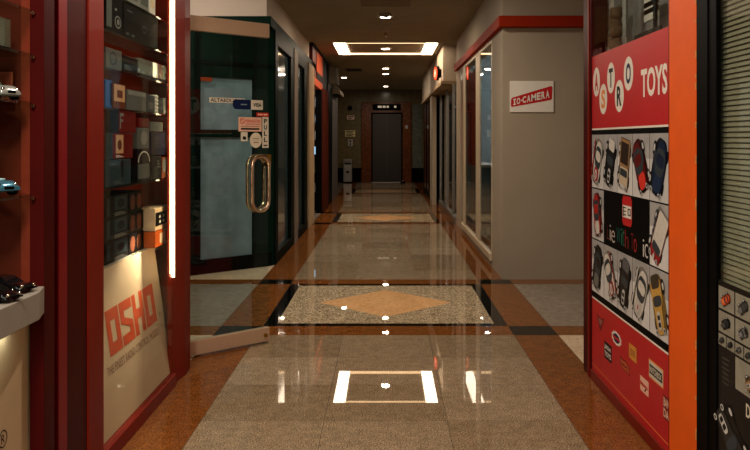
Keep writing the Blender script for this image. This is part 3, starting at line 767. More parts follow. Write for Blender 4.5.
lt.build('slogan_lettering', M_SUBT, bd)
lt = MB(); ry, rz = T4(244, 172)
lt.text('(R)', Vector(lean(ry, rz)) + Vector((.0008,0,0)), Ub, Vb.normalized(), .035, .03)
lt.build('registered_mark', M_SUBT, bd)
# glass shelves
SZ = [1.926, 1.759, 1.602, 1.435, 1.10]
XB = -1.165                                    # fronts of the goods
for z in SZ: box(-1.60, XB+.008, 2.99, 4.47, z-.008, z).build('glass_shelf', G_SHELF, oc)
for z in SZ: MB().tube([(-1.2, 4.462, z-.014), (-1.2, 4.478, z-.014)], .006, 8).build('shelf_pin', M_CHROME, oc)
# light strip
ls = box(-1.121, -1.110, 4.197, 4.21, .58, 2.32)
strip = ls.build('light_strip', E_LED, oc, label='bright white light strip')
bd_ = MB()
for k in range(150):
    z = .6+k*.0115; bd_.box(-1.132, -1.121, 4.197, 4.206, z, z+.004)
bd_.build('light_bead', E_LED, strip)

la = bpy.data.lights.new('board_fill_spot', 'SPOT'); la.energy = 22; la.color = (1, .86, .62); la.spot_size = .9; la.spot_blend = .8; la.shadow_soft_size = .01  # added spot without a fitting, makes the bright patch on the board
lo = bpy.data.objects.new('board_fill_spot', la); COL.objects.link(lo); lo.location = (-1.16, 4.12, .92); lo.rotation_euler = (Vector((-1.22, 3.86, .66))-Vector((-1.16, 4.12, .92))).to_track_quat('-Z', 'Y').to_euler()
# goods: y from the photo on the front plane of the goods
def yo(px): return F*XB/(px-VX)
PAL = dict(black=(9, 9, 10), dark=(20, 21, 22), grey=(84, 88, 82), white=(214, 210, 196), blue=(40, 92, 150), tan=(190, 150, 108), teal=(42, 58, 62),
           red=(96, 20, 16), navy=(18, 21, 44), cream=(222, 196, 158), brown=(96, 52, 34), orange=(206, 96, 40), silver=(124, 124, 116))
def bm_(c): return mat('carton_%s' % c, PAL[c], .55, var=.08, scale=20, spec=.04)
GR = {}
XD = -1.25
def carton(px0, px1, z0, hgt, col, label, depth=.16, art=(), grp=None, name='toy_box', cat='box', xf=XB, lid=False):
    if z0 < 1.05 and px0 < 154: xf = XD
    elif z0 < 1.05: xf = -1.19
    y0, y1 = F*xf/(px0-VX), F*xf/(px1-VX)
    t = thing(name, label, cat, (xf-depth/2, (y0+y1)/2, z0), 0, grp)
    box(xf-depth, xf, y0+.002, y1-.002, z0+.001, z0+hgt).build('carton', bm_(col), t, bevel=.003)
    if lid: box(xf-depth-.002, xf+.002, y0, y1, z0+hgt-.025, z0+hgt+.002).build('lid', bm_(col), t, bevel=.002)
    W, Hh = y1-y0-.004, hgt
    O, U, V = Vector((xf+.0008, y0+.002, z0)), Vector((0,1,0)), Vector((0,0,1))
    # same print on the end that faces the viewer
    for k, (kind, c, a0, b0, a1, b1) in enumerate(art):
        q = MB()
        if kind == 'rect': q.flat([(W*a0,Hh*b0),(W*a1,Hh*b0),(W*a1,Hh*b1),(W*a0,Hh*b1)], O, U, V, off=k*.0003)
        elif kind == 'disc':
            n_ = 24; cx, cz, r = W*(a0+a1)/2, Hh*(b0+b1)/2, min(W*(a1-a0), Hh*(b1-b0))/2; rx = W*(a1-a0)/2; rz_ = Hh*(b1-b0)/2
            q.flat([(cx+rx*math.cos(2*PI*j/n_), cz+rz_*math.sin(2*PI*j/n_)) for j in range(n_)], O, U, V, off=k*.0003)
        elif kind == 'ring':
            n_ = 24; cx, cz = W*(a0+a1)/2, Hh*(b0+b1)/2; rx = W*(a1-a0)/2; rz_ = Hh*(b1-b0)/2
            for j in range(n_):
                t0, t1 = 2*PI*j/n_, 2*PI*(j+1)/n_
                q.flat([(cx+s_*rx*math.cos(a_), cz+s_*rz_*math.sin(a_)) for s_, a_ in ((1,t0),(1,t1),(.78,t1),(.78,t0))], O, U, V, off=k*.0003)
        elif kind == 'arc':
            n_ = 16; cx, cz = W*(a0+a1)/2, Hh*b0; rx = W*(a1-a0)/2; rz_ = Hh*(b1-b0)
            for j in range(n_):
                t0, t1 = PI*j/n_, PI*(j+1)/n_
                q.flat([(cx+s_*rx*math.cos(a_), cz+s_*rz_*math.sin(a_)) for s_, a_ in ((1,t0),(1,t1),(.88,t1),(.88,t0))], O, U, V, off=k*.0003)
        elif kind == 'bars':
            for j in range(3): q.flat([(W*a0,Hh*(b0+(b1-b0)*j/3)),(W*(a1-.08*j),Hh*(b0+(b1-b0)*j/3)),(W*(a1-.08*j),Hh*(b0+(b1-b0)*(j+.5)/3)),(W*a0,Hh*(b0+(b1-b0)*(j+.5)/3))], O, U, V, off=k*.0003)
        else:
            q.text(kind[1:], O+U*(W*a0)+V*(Hh*b0)+Vector((k*.0003,0,0)), U, V, W*(a1-a0), Hh*(b1-b0), bold=.03)
        q.build({'rect': 'printed_panel', 'disc': 'printed_disc', 'ring': 'printed_ring', 'arc': 'printed_arc', 'bars': 'printed_lines'}.get(kind, 'lettering'), bm_(c) if isinstance(c, str) else c, t)
    return t
def acrylic(px0, px1, z0, hgt, label, car, grp='clear model cases on the third shelf', depth=.1):
    y0, y1 = yo(px0), yo(px1); t = thing('model_case', label, 'display case', (XB-depth/2, (y0+y1)/2, z0), 0, grp)
    box(XB-depth, XB, y0+.002, y1-.002, z0+.001, z0+.014).build('plinth', bm_('dark'), t)
    box(XB-depth, XB, y0+.003, y1-.003, z0+.0145, z0+hgt).build('cover', G_ACRYL, t)
    m = MB(); xa, xb = XB-depth*.85, XB-depth*.15; yc0, yc1 = y0+(y1-y0)*.22, y1-(y1-y0)*.22; zb = z0+.022
    prof = [(0,0),(1,0),(1,.42),(.72,.5),(.58,1),(.25,1),(.1,.5),(0,.42)]
    m.prism([(xa+(xb-xa)*a, yc0, zb+b*.035) for a, b in prof], (0, yc1-yc0, 0))
    m.build('miniature', bm_(car), t, bevel=.002)
    return t
# shelf 1 (highest visible)
carton(127, 149, SZ[0], .14, 'silver', 'silver grey carton on the highest glass shelf of the red cabinet', art=[('rect', 'grey', .1, .15, .45, .9), ('rect', 'grey', .6, .15, .95, .8)])
carton(149.5, 155.5, SZ[0], .17, 'white', 'narrow bright white box at the end of the highest glass shelf', depth=.1, art=[('rect', 'cream', .2, .2, .8, .4)])
# shelf 2
carton(105.5, 123, SZ[1], .160, 'black', 'black carton with a grey stripe and round badge, second glass shelf', art=[('rect', 'grey', .04, .12, .33, .93), ('ring', 'silver', .5, .16, .88, .5), ('disc', 'silver', .62, .25, .78, .41), ('rect', 'silver', .5, .62, .62, .68)])
carton(123.5, 158, SZ[1], .158, 'black', 'long black carton, the widest box on the second glass shelf', art=[('rect', 'dark', .5, .3, .97, .72), ('ring', 'grey', .5, .34, .62, .56), ('rect', 'grey', .06, .1, .13, .16), ('rect', 'grey', .2, .1, .28, .16), ('rect', 'grey', .08, .78, .22, .82)])  # the dark rect is a reflection painted onto the black front
# shelf 3
carton(106, 122, SZ[2], .088, 'grey', 'grey box with a ring emblem at the near end of the third shelf', depth=.11, art=[('ring', 'teal', .2, .2, .65, .85)])
carton(122.5, 138, SZ[2], .078, 'black', 'low black box beside the grey ring emblem box on the third shelf', depth=.11, art=[('bars', 'grey', .1, .2, .6, .5)])
ordw = ['nearest', 'second', 'third', 'fourth', 'fifth', 'last']
for k in range(6):
    a0, a1 = 139+k*5.1, 139+(k+1)*5.1
    acrylic(a0, a1, SZ[2], .088, 'clear model case, %s from the black box along the third shelf' % ('first' if k == 0 else ordw[k] if k < 5 else 'sixth and last'), ['white', 'silver', 'grey', 'silver', 'grey', 'white'][k])
# shelf 4
carton(105.5, 112, SZ[3], .118, 'blue', 'bright blue box at the near end of the fourth shelf', depth=.1, art=[('rect', 'navy', .7, .1, .95, .9)])
carton(113, 125.5, SZ[3], .11, 'brown', 'brown box with a tan picture window on the fourth shelf', depth=.1, art=[('rect', 'tan', .06, .3, .94, .96), ('rect', 'brown', .3, .45, .75, .75)])
carton(127, 146.5, SZ[3], .095, 'grey', 'wide pale grey box in the middle of the fourth shelf', depth=.12, art=[('rect', 'silver', .05, .75, .95, .95)])
carton(147.2, 155, SZ[3], .088, 'teal', 'small teal grey box right of the wide pale box', depth=.1, art=[('rect', 'grey', .15, .2, .85, .6)])
bl = thing('blister_pack', 'knobbly white blister pack standing near the light strip, fourth shelf', 'package', (XB-.05, yo(159), SZ[3]))
m = MB()
for k in range(5): m.lathe([(.0, 0), (.022, .002), (.027, .012), (.02, .02), (0, .021)], (XB-.03, yo(159), SZ[3]+.002+k*.0185), 'z', 18)
m.build('blister', bm_('white'), bl); box(XB-.09, XB-.06, yo(156), yo(162.5), SZ[3]+.001, SZ[3]+.1).build('card', bm_('teal'), bl)
carton(163.5, 170, SZ[3], .085, 'grey', 'grey box beside the light strip at the end of the fourth shelf', depth=.1, art=[('rect', 'silver', .1, .1, .9, .3)])
# fifth shelf: stacked cartons
z = SZ[4]
carton(105.5, 131, z, .115, 'teal', 'blue grey carton at the bottom of the near stack, fifth shelf', art=[('bars', 'grey', .3, .08, .65, .22), ('rect', 'dark', .6, .3, .68, .95)])
carton(105.5, 133, z+.117, .112, 'red', 'dark red carton with a face picture in the near stack', art=[('rect', 'teal', .0, .0, .24, 1), ('rect', 'tan', .34, .22, .62, .94), ('disc', 'brown', .4, .35, .56, .75), ('bars', 'white', .34, .07, .64, .16)])
carton(105.5, 136, z+.231, .098, 'red', 'dark red and black carton topping the near stack', art=[('rect', 'black', .0, .0, .4, 1), ('rect', 'silver', .44, .2, .47, .9), ('rect', 'silver', .47, .75, .56, .9), ('rect', 'silver', .47, .5, .54, .62)])
carton(137, 150.5, z, .155, 'black', 'black case with a bright silver arc, fifth shelf', art=[('rect', 'grey', .08, .1, .92, .55), ('arc', 'white', .05, .6, .95, .95)])
carton(151, 161.5, z, .12, 'black', 'black upright box beside the silver arc case', art=[('bars', 'grey', .55, .5, .9, .85), ('rect', 'dark', .1, .1, .5, .9)])
carton(162, 168, z, .11, 'brown', 'narrow brown box at the end of the fifth shelf', depth=.08, art=[('rect', 'grey', .1, .3, .6, .9)])
carton(138, 149.5, z+.157, .1, 'grey', 'clear grey package standing on the silver arc case', depth=.1, art=[('disc', 'silver', .2, .2, .8, .85)])
carton(151, 165, z+.122, .118, 'navy', 'navy blue box stacked on the black upright box', depth=.12, art=[('rect', 'dark', .0, .0, .3, 1)])
carton(150.5, 163, z+.242, .05, 'grey', 'flat grey package lying on the navy blue box', depth=.1)
carton(139, 149, z+.259, .045, 'red', 'flat red box with a thin printed line topping the clear grey package', depth=.1, art=[('bars', 'brown', .1, .3, .9, .7)])
# deck: tall stack of dark cartons
for k, (lab, hh) in enumerate((('dark carton at the bottom of the stack on the white deck', .101), ('dark carton in the middle of the stack on the white deck', .101), ('dark carton topping the stack on the white deck', .101))):
    carton(105.5, 128.5, DZ+.002+k*.103, hh, 'dark', lab, art=[('rect', 'teal', .06, .15, .16, .9), ('rect', 'teal', .36, .3, .9, .92), ('bars', 'silver', .36, .06, .9, .24), ('disc', 'dark', .5, .4, .8, .8)], grp='dark cartons stacked on the white deck')
for k, lab in enumerate(('black carton with two oval prints, bottom of the second deck stack', 'black carton with two oval prints, middle of the second deck stack', 'black carton with two oval prints, top of the second deck stack')):
    carton(129, 142, DZ+.002+k*.103, .101, 'black', lab, art=[('disc', 'brown', .08, .12, .44, .88), ('disc', 'brown', .58, .12, .94, .88)], grp='black cartons with oval prints')
carton(142.5, 154.5, DZ+.002, .102, 'black', 'black box with a bright round picture, lower of the pair on the deck', art=[('disc', 'tan', .15, .22, .7, .85), ('disc', 'white', .25, .5, .6, .8)])
carton(142.5, 154.5, DZ+.107, .1, 'black', 'black box with a bright round picture, upper of the pair', art=[('disc', 'cream', .15, .2, .7, .8), ('rect', 'orange', .55, .3, .72, .6), ('rect', 'silver', .05, .88, .95, .98)])
carton(155.2, 164, DZ+.005, .085, 'orange', 'small orange box under the cream carton on the deck', depth=.09, art=[('rect', 'cream', .5, .2, .9, .8)])
carton(164.3, 169.5, DZ+.005, .085, 'cream', 'tiny cream box beside the small orange box', depth=.07, art=[('rect', 'orange', .2, .2, .8, .8)])
carton(155, 169.5, DZ+.092, .118, 'cream', 'cream carton with a black label near the light strip', depth=.1, art=[('rect', 'black', .02, .2, .8, .8), ('disc', 'white', .25, .52, .37, .66), ('disc', 'white', .5, .52, .62, .66), ('disc', 'white', .25, .3, .37, .44), ('disc', 'white', .5, .3, .62, .44)])

# ------------------------------------------------------------------ left display case with model cars
lc = thing('display_case', 'red open display case with glass shelves and a white counter at the picture edge', 'display case', (-1.35, 2.1, 0))
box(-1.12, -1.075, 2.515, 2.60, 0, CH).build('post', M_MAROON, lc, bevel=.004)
box(-1.60, -1.12, 2.56, 2.60, 0, CH).build('end_panel', M_CASE, lc)
box(-1.155, -1.11, 2.535, 2.558, .84, CH).build('inner_upright', mat('lighter_red_brown_board', (110, 42, 24), .6), lc)
box(-1.64, -1.60, 1.2, 2.60, 0, CH).build('back_panel', M_CASE, lc)
box(-1.17, -1.14, 2.60, 2.71, 0, CH).build('gap_strip', M_BLACK, lc, label='black shadow gap strip beside the next cabinet')
box(-1.60, -1.08, 1.2, 2.56, CH-.03, CH).build('roof_panel', M_CASE, lc)
ct = MB(); ct.prism([(-1.6, 1.2, .755), (-1.048, 1.2, .755), (-1.048, 2.42, .755), (-1.078, 2.53, .755), (-1.6, 2.53, .755)], (0, 0, .085))
ct.build('counter', M_COUNTER, lc, bevel=.003, label='white counter with a cut corner')
lp = box(-1.14, -1.125, 1.2, 2.53, 0, .75).build('lower_panel', M_CREAMP, lc, label='cream panel below the counter')
q = MB(); c_ = on_x(3, 439, -1.1245)
for k in range(24):
    a0, a1 = 2*PI*k/24, 2*PI*(k+1)/24
    q.face([(-1.1243, c_[1]+r*math.cos(a), c_[2]+r*1.0*math.sin(a)) for r, a in ((.026,a0),(.026,a1),(.022,a1),(.022,a0))])
q.text('R', (-1.1243, c_[1]-.011, c_[2]-.013), (0,1,0), (0,0,1), .022, .026)
q.build('registered_mark', M_INK, lp)
SL = [1.71, 1.572, 1.42, 1.13]
for z in SL: box(-1.58, -1.115, 1.2, 2.55, z-.008, z).build('glass_shelf', G_SHELF, lc)
for z in SL: MB().tube([(-1.105, 2.50, z-.012), (-1.105, 2.516, z-.012)], .006, 10).build('shelf_pin', M_CHROME, lc)
st = box(-1.12, -1.105, 1.3, 2.25, .745, .755).build('light_strip', glow('greenish_strip_light', (226, 240, 200), 5), lc)
for loc, en, col in (((-1.1, 2.12, .735), .25, (.92, 1, .8)), ((-1.2, 2.1, 1.11), .2, (1, .95, .85)), ((-1.25, 2.1, 2.36), .35, (1, .8, .6))):
    la = bpy.data.lights.new('case_lamp', 'AREA'); la.shape = 'RECTANGLE'; la.size = .03; la.size_y = .5; la.energy = en; la.color = col
    lo = bpy.data.objects.new('case_lamp', la); COL.objects.link(lo); lo.location = loc

# model cars: local frame x forward, y left, origin under the wheels
def model_car(name, label, loc, rot, Ln, Wd, Ht, col, kind='coupe', grp=None, cat='model car', plate_base=None, stripe=None):
    t = thing(name, label, cat, loc, rot, grp)
    M = WORLD[t.name]
    paint = mat('car_paint_%d_%d_%d' % col, col, .18, .3, var=.05, coat=.6)
    def W(m):
        m.v = [tuple(M @ Vector(v)) for v in m.v]; return m
    wr = Ht*.27; gc = Ht*.14
    body = MB()
    low = {'coupe': [(-.5,.3),(-.5,.52),(-.46,.60),(-.2,.62),(.15,.62),(.4,.54),(.49,.44),(.5,.28)],
           'roadster': [(-.5,.3),(-.5,.55),(-.42,.68),(-.2,.66),(-.12,.58),(.1,.6),(.34,.66),(.46,.52),(.5,.36),(.49,.26)],
           'formula': [(-.5,.3),(-.46,.5),(-.2,.6),(.1,.5),(.4,.4),(.5,.32),(.5,.24)]}[kind]
    # loft of cross-sections: full width in the middle, narrower and rounder at the ends
    top = lambda x: next((z0+(z1-z0)*(x-x0)/(x1-x0+1e-9) for (x0, z0), (x1, z1) in zip(low[1:], low[2:]) if x0 <= x <= x1), low[1][1])
    N = 15; rows = []
    for i in range(N):
        f = i/(N-1); x = -.5 + f; e = abs(f-.5)*2
        hw = .5*(1-.20*e**4); zt = top(max(-.5, min(.499, x)))*Ht; zb = gc + .10*Ht*e**6
        sec = []
        for (yy, k) in ((-1, .0), (-1.0, .45), (-.94, .75), (-.72, .96), (-.3, 1.0), (.3, 1.0), (.72, .96), (.94, .75), (1.0, .45), (1, 0)):
            sec.append((x*Ln, yy*hw*Wd, zb+(zt-zb)*k))
        rows.append(sec)
    i0 = len(body.v)
    for sec in rows: body.v += sec
    ns = len(rows[0])
    for i in range(N-1):
        for j in range(ns):
            a, b, c_, d = i0+i*ns+j, i0+i*ns+(j+1) % ns, i0+(i+1)*ns+(j+1) % ns, i0+(i+1)*ns+j
            body.f.append((a, b, c_, d)); body.m.append(0); body.s.append(j != ns-1)
    body.f.append(tuple(i0+j for j in range(ns))); body.m.append(0); body.s.append(False)
    body.f.append(tuple(i0+(N-1)*ns+j for j in range(ns))); body.m.append(0); body.s.append(False)
    bo = W(body).build('body', paint, t)
    if kind == 'coupe':
        cab = MB(); z0 = .58*Ht; z1 = Ht
        bq = [(-.34,-.42),(.2,-.42),(.2,.42),(-.34,.42)]; tq = [(-.22,-.32),(.02,-.32),(.02,.32),(-.22,.32)]
        for a, b in bq: cab.v.append((a*Ln, b*Wd, z0))
        for a, b in tq: cab.v.append((a*Ln, b*Wd, z1))
        for qd, mi in (((4,5,6,7),0),((0,1,5,4),1),((1,2,6,5),1),((2,3,7,6),1),((3,0,4,7),1)):
            cab.f.append(qd); cab.m.append(mi); cab.s.append(False)
        W(cab).build('cabin', [paint, M_MIRROR], t, bevel=.002)
    else:
        ck = MB(); ck.box(-.2*Ln, .02*Ln, -.32*Wd, .32*Wd, .5*Ht, .655*Ht); W(ck).build('cockpit', M_BLACK, t)
        wsn = MB(); wsn.prism([(.03*Ln, -.34*Wd, .6*Ht), (.03*Ln, .34*Wd, .6*Ht), (-.01*Ln, .3*Wd, .86*Ht), (-.01*Ln, -.3*Wd, .86*Ht)], (.004*Ln, 0, 0)); W(wsn).build('windscreen', G_ACRYL, t)
        hr = MB(); hr.lathe([(0, .6*Ht), (.12*Wd, .62*Ht), (.13*Wd, .78*Ht), (.09*Wd, .94*Ht), (0, Ht)], (-.17*Ln, -.14*Wd, 0), 'z', 14); W(hr).build('headrest', paint, t)
    for sx in (-.31, .31):
        for sy in (-1, 1):
            w = MB(); y_ = sy*(Wd*.5-.004); w.lathe([(0, -.1*Wd), (wr*.96, -.1*Wd), (wr, -.06*Wd), (wr, .06*Wd), (wr*.9, .1*Wd), (wr*.62, .1*Wd), (wr*.55, .06*Wd), (0, .06*Wd)] if sy > 0 else [(0, -.06*Wd), (wr*.55, -.06*Wd), (wr*.62, -.1*Wd), (wr*.9, -.1*Wd), (wr, -.06*Wd), (wr, .06*Wd), (wr*.96, .1*Wd), (0, .1*Wd)], (sx*Ln, y_-sy*.05*Wd, wr), 'y', 20)
            wo = W(w).build('wheel', M_BLACK, t)
            hb_ = MB(); hb_.lathe([(0, 0), (wr*.5, 0), (wr*.42, sy*.02*Wd), (0, sy*.03*Wd)], (sx*Ln, y_+sy*.015*Wd, wr), 'y', 16); W(hb_).build('hub', M_CHROME, wo)
    for sy in (-1, 1):
        h = MB(); h.lathe([(0, 0), (.075*Wd, 0), (.07*Wd, .02*Ln), (0, .03*Ln)], (.445*Ln, sy*.31*Wd, .47*Ht), 'x', 16); W(h).build('headlight', M_CHROME, t)
    gq = MB(); gq.box(.47*Ln, .502*Ln, -.17*Wd, .17*Wd, .28*Ht, .4*Ht); W(gq).build('grille', M_BLACK, t)
    if stripe:
        n = 22; dd = MB(); dd.lathe([(0, 0), (.2*Wd, 0), (.2*Wd, .004), (0, .004)], (.24*Ln, 0, .655*Ht), 'z', 22); W(dd).build('roundel', mat('pale_blue_roundel', stripe, .3), t)
    if plate_base:
        pb = MB(); pb.box(-.6*Ln, .6*Ln, -.75*Wd, .75*Wd, -.006, -.0005); W(pb).build('base_plate', bm_(plate_base), t)
    return t
model_car('model_car', 'glossy steel blue roadster model with a pale roundel on its nose, lower glass shelf', (-1.215, 2.445, 1.131), -.5, .2, .095, .074, (60, 108, 128), 'roadster', stripe=(170, 214, 220))
model_car('model_car', 'silver and black model roadster on the middle glass shelf', (-1.2, 2.45, 1.421), -.5, .17, .08, .07, (150, 150, 146), 'roadster')
model_car('model_car', 'dark model car behind the silver one on the middle glass shelf', (-1.24, 2.32, 1.421), -.4, .17, .08, .06, (50, 36, 32), 'coupe')
model_car('model_car', 'black model car on the white counter, closer to the red post', (-1.15, 2.43, .841), -.3, .17, .08, .046, (12, 11, 12), 'coupe')
model_car('model_car', 'black model car on the white counter, half cut off by the picture edge', (-1.12, 2.29, .841), -.3, .15, .075, .044, (12, 11, 12), 'coupe')
cb = thing('model_case', 'clear cased dark model on the upper glass shelf, in the corner of the red case', 'display case', (-1.26, 2.42, 1.572))
box(-1.40, -1.16, 2.36, 2.48, 1.573, 1.585).build('plinth', bm_('black'), cb)
box(-1.398, -1.162, 2.362, 2.478, 1.586, 1.672).build('cover', G_ACRYL, cb)
m = MB(); m.prism([(-1.38+.2*a, 2.39, 1.588+.05*b) for a, b in [(0,.1),(1,.1),(1,.45),(.75,.55),(.6,1),(.25,1),(.1,.5),(0,.45)]], (0, .06, 0)); m.build('miniature', bm_('black'), cb, bevel=.003)
cb = thing('picture_card', 'dull reddish square card standing behind the silver model roadster', 'card', (-1.25, 2.5, 1.36))
box(-1.33, -1.178, 2.526, 2.532, 1.421, 1.515).build('card', mat('reddish_brown_card', (150, 70, 48), .5), cb)
cb2 = box(-1.326, -1.182, 2.5255, 2.526, 1.426, 1.51).build('print', mat('reddish_brown_print', (130, 58, 40), .5), cb)
# ------------------------------------------------------------------ right: red toy shop panel
XA = 1.12
ap = thing('toy_shop_display', 'tall red toy shop window panel with round letters and a grid of car photos', 'shop panel', (XA+.1, 3.8, 0))
def ya(px): return F*XA/(px-VX)
Y0, Y1 = 3.17, 4.36                             # printed sheet: near and far ends
PT = 2.5
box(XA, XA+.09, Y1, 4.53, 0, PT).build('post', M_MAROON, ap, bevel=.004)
box(XA-.006, XA+.02, Y1+.03, Y1+.055, 0, PT).build('post_molding', M_RED, ap)
box(XA+.0, XA+.09, Y0-.02, Y0, 0, PT).build('edge_strip', M_RED, ap, bevel=.002)
box(XA-.004, XA+.09, Y0, Y1, 0, .055).build('bottom_rail', M_RED, ap, bevel=.004)
box(XA+.012, XA+.09, Y0, Y1, .055, 1.752).build('backing', M_RED2, ap)
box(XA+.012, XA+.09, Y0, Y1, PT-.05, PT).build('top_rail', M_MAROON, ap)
box(XA+.006, XA+.012, Y0, Y1, .055, PT-.05).build('glass_pane', G_CLEAR, ap)
bkp = box(XA+.16, XA+.17, Y0, Y1+.3, 1.752, PT-.05).build('window_back', mat('grey_window_back', (150, 148, 142), .6), ap)
# reflections in the upper glass, modelled as solid shapes behind it
def inb(px, py, x): return on_x(px, py, x)
q = MB()
for k in range(5):
    p0 = inb(605, 3+9*k, XA+.10); p1 = inb(612, 10.5+9*k, XA+.10); q.box(XA+.10, XA+.11, p0[1], p1[1], p1[2], p0[2])
q.build('slat_reflection', M_WHITE, ap, label='modelled reflection of a column of white slats in the upper glass')  # white strips imitate slats mirrored in the glass
q = MB()
for k in range(3):
    p0 = inb(644, -3+7*k, XA+.08); p1 = inb(657, 2.5+7*k, XA+.08); q.box(XA+.08, XA+.09, p0[1], p1[1], p1[2], p0[2])
q.build('slat_reflection', M_WHITE, ap, label='modelled reflection of wider white slats in the upper glass')
q = MB(); p0 = inb(610, 12, XA+.07); p1 = inb(621, 44, XA+.07)
for k in range(6):
    zz = p1[2]+(p0[2]-p1[2])*(k+.3)/6
    q.lathe([(0,-.03),(.03,-.025),(.036,0),(.03,.025),(0,.03)], (XA+.07, (p0[1]+p1[1])/2+.02*math.sin(k*2.1), zz), 'z', 14)
q.build('brown_reflection', mat('mottled_reflection_brown', (118, 92, 70), .8, var=.4, scale=50), ap, label='modelled mottled brown reflection in the upper glass')  # solid lumps imitate a brown reflection in the glass
p0 = inb(622.5, 0, XA+.05); p1 = inb(626, 48, XA+.05); box(XA+.05, XA+.06, p0[1], p1[1], 1.752, PT-.05).build('mullion', M_STEEL, ap)  # upright bar added to imitate a reflected bar in the glass
q = MB(); pa = inb(634, 34, XA+.05); pb = inb(660, 22, XA+.05); q.box(XA+.05, XA+.06, pb[1], pa[1], 1.752, 1.79); q.box(XA+.05, XA+.06, pb[1]+.06, pb[1]+.09, 1.79, 1.95)
q.build('bar_reflection', M_BLACK, ap)  # black bars imitate a reflected window frame

U = Vector((0, -1, 0)); V = Vector((0, 0, 1))   # reading direction on the sheet: from far (left) to near (right)
SO = Vector((XA+.006, Y1, 0)); SW = Y1-Y0
def ab(px, py): p = on_x(px, py, XA); return (Y1-p[1], p[2])      # photo point -> sheet coordinates
def sheet(a0, a1, z0, z1, m, nm, off, parent=ap, lb=None):
    x1 = XA+.006-off; x0 = x1-.0006
    return box(x0, x1, Y1-a1, Y1-a0, z0, z1).build(nm, m, parent, label=lb)
LAY = lambda n: .0006*n
hd = sheet(0, SW, 1.362, 1.752, M_SIGNRED, 'header_sign', 0, lb='red header with letters in white ovals')
sheet(0, SW, 1.353, 1.362, M_WHITE, 'white_line', 0)
bk = sheet(0, SW, .452, 1.353, M_BLACK, 'photo_board', 0, lb='black board with a grid of car photos')
sheet(0, SW, .443, .452, M_WHITE, 'white_line', 0)
lo_ = sheet(0, SW, .055, .443, M_SIGNRED, 'lower_sign', 0, lb='red lower sheet with small toy maker stickers')
OV = SO + Vector((-.0012, 0, 0))
def ell(q, a, b, ra, rb, m=0, off=0.0, n=28): q.flat([(a+ra*math.cos(2*PI*k/n), b+rb*math.sin(2*PI*k/n)) for k in range(n)], OV, U, V, m, off)
# letters in ovals: crop scale 5.622, photo px = 590+u/5.622, py = 50+v/5.622
def C(u, v): return ab(590+u/5.622, 50+v/5.622)
for ch_, ua, ub, va, vb, mm in (('A', 13, 50, 98, 262, M_REDINK), ('S', 48, 91, 190, 362, M_ORANGEINK), ('T', 91, 134, 70, 244, M_INK), ('R', 134, 184, 168, 350, M_INK), ('O', 184, 237, 36, 228, M_BLUEINK)):
    a0, _ = C(ua, (va+vb)/2); a1, _ = C(ub, (va+vb)/2); ac = (a0+a1)/2; _, zt = C((ua+ub)/2, va); _, zb = C((ua+ub)/2, vb)
    q = MB(); ell(q, ac, (zt+zb)/2, (a1-a0)/2, (zt-zb)/2); so = q.build('letter_oval', M_WHITE, hd)
    q = MB(); lw, lh = (a1-a0)*.52, (zt-zb)*.62
    q.text(ch_, OV + U*(ac-lw/2) + V*((zt+zb)/2-lh/2), U, V, lw, lh, bold=.035, off=.0006); q.build('lettering', mm, hd)
a0, z1 = C(280, 118); a1, z0 = C(428, 238); _, zt = C(410, 92); _, zb = C(292, 258)
q = MB(); _, z_l = C(292, 190); q.text('TOYS', OV + U*a0 + V*((zt+zb)/2-.06+.0), U, V, a1-a0, .125, bold=.03); q.build('lettering', M_WHITE, hd)

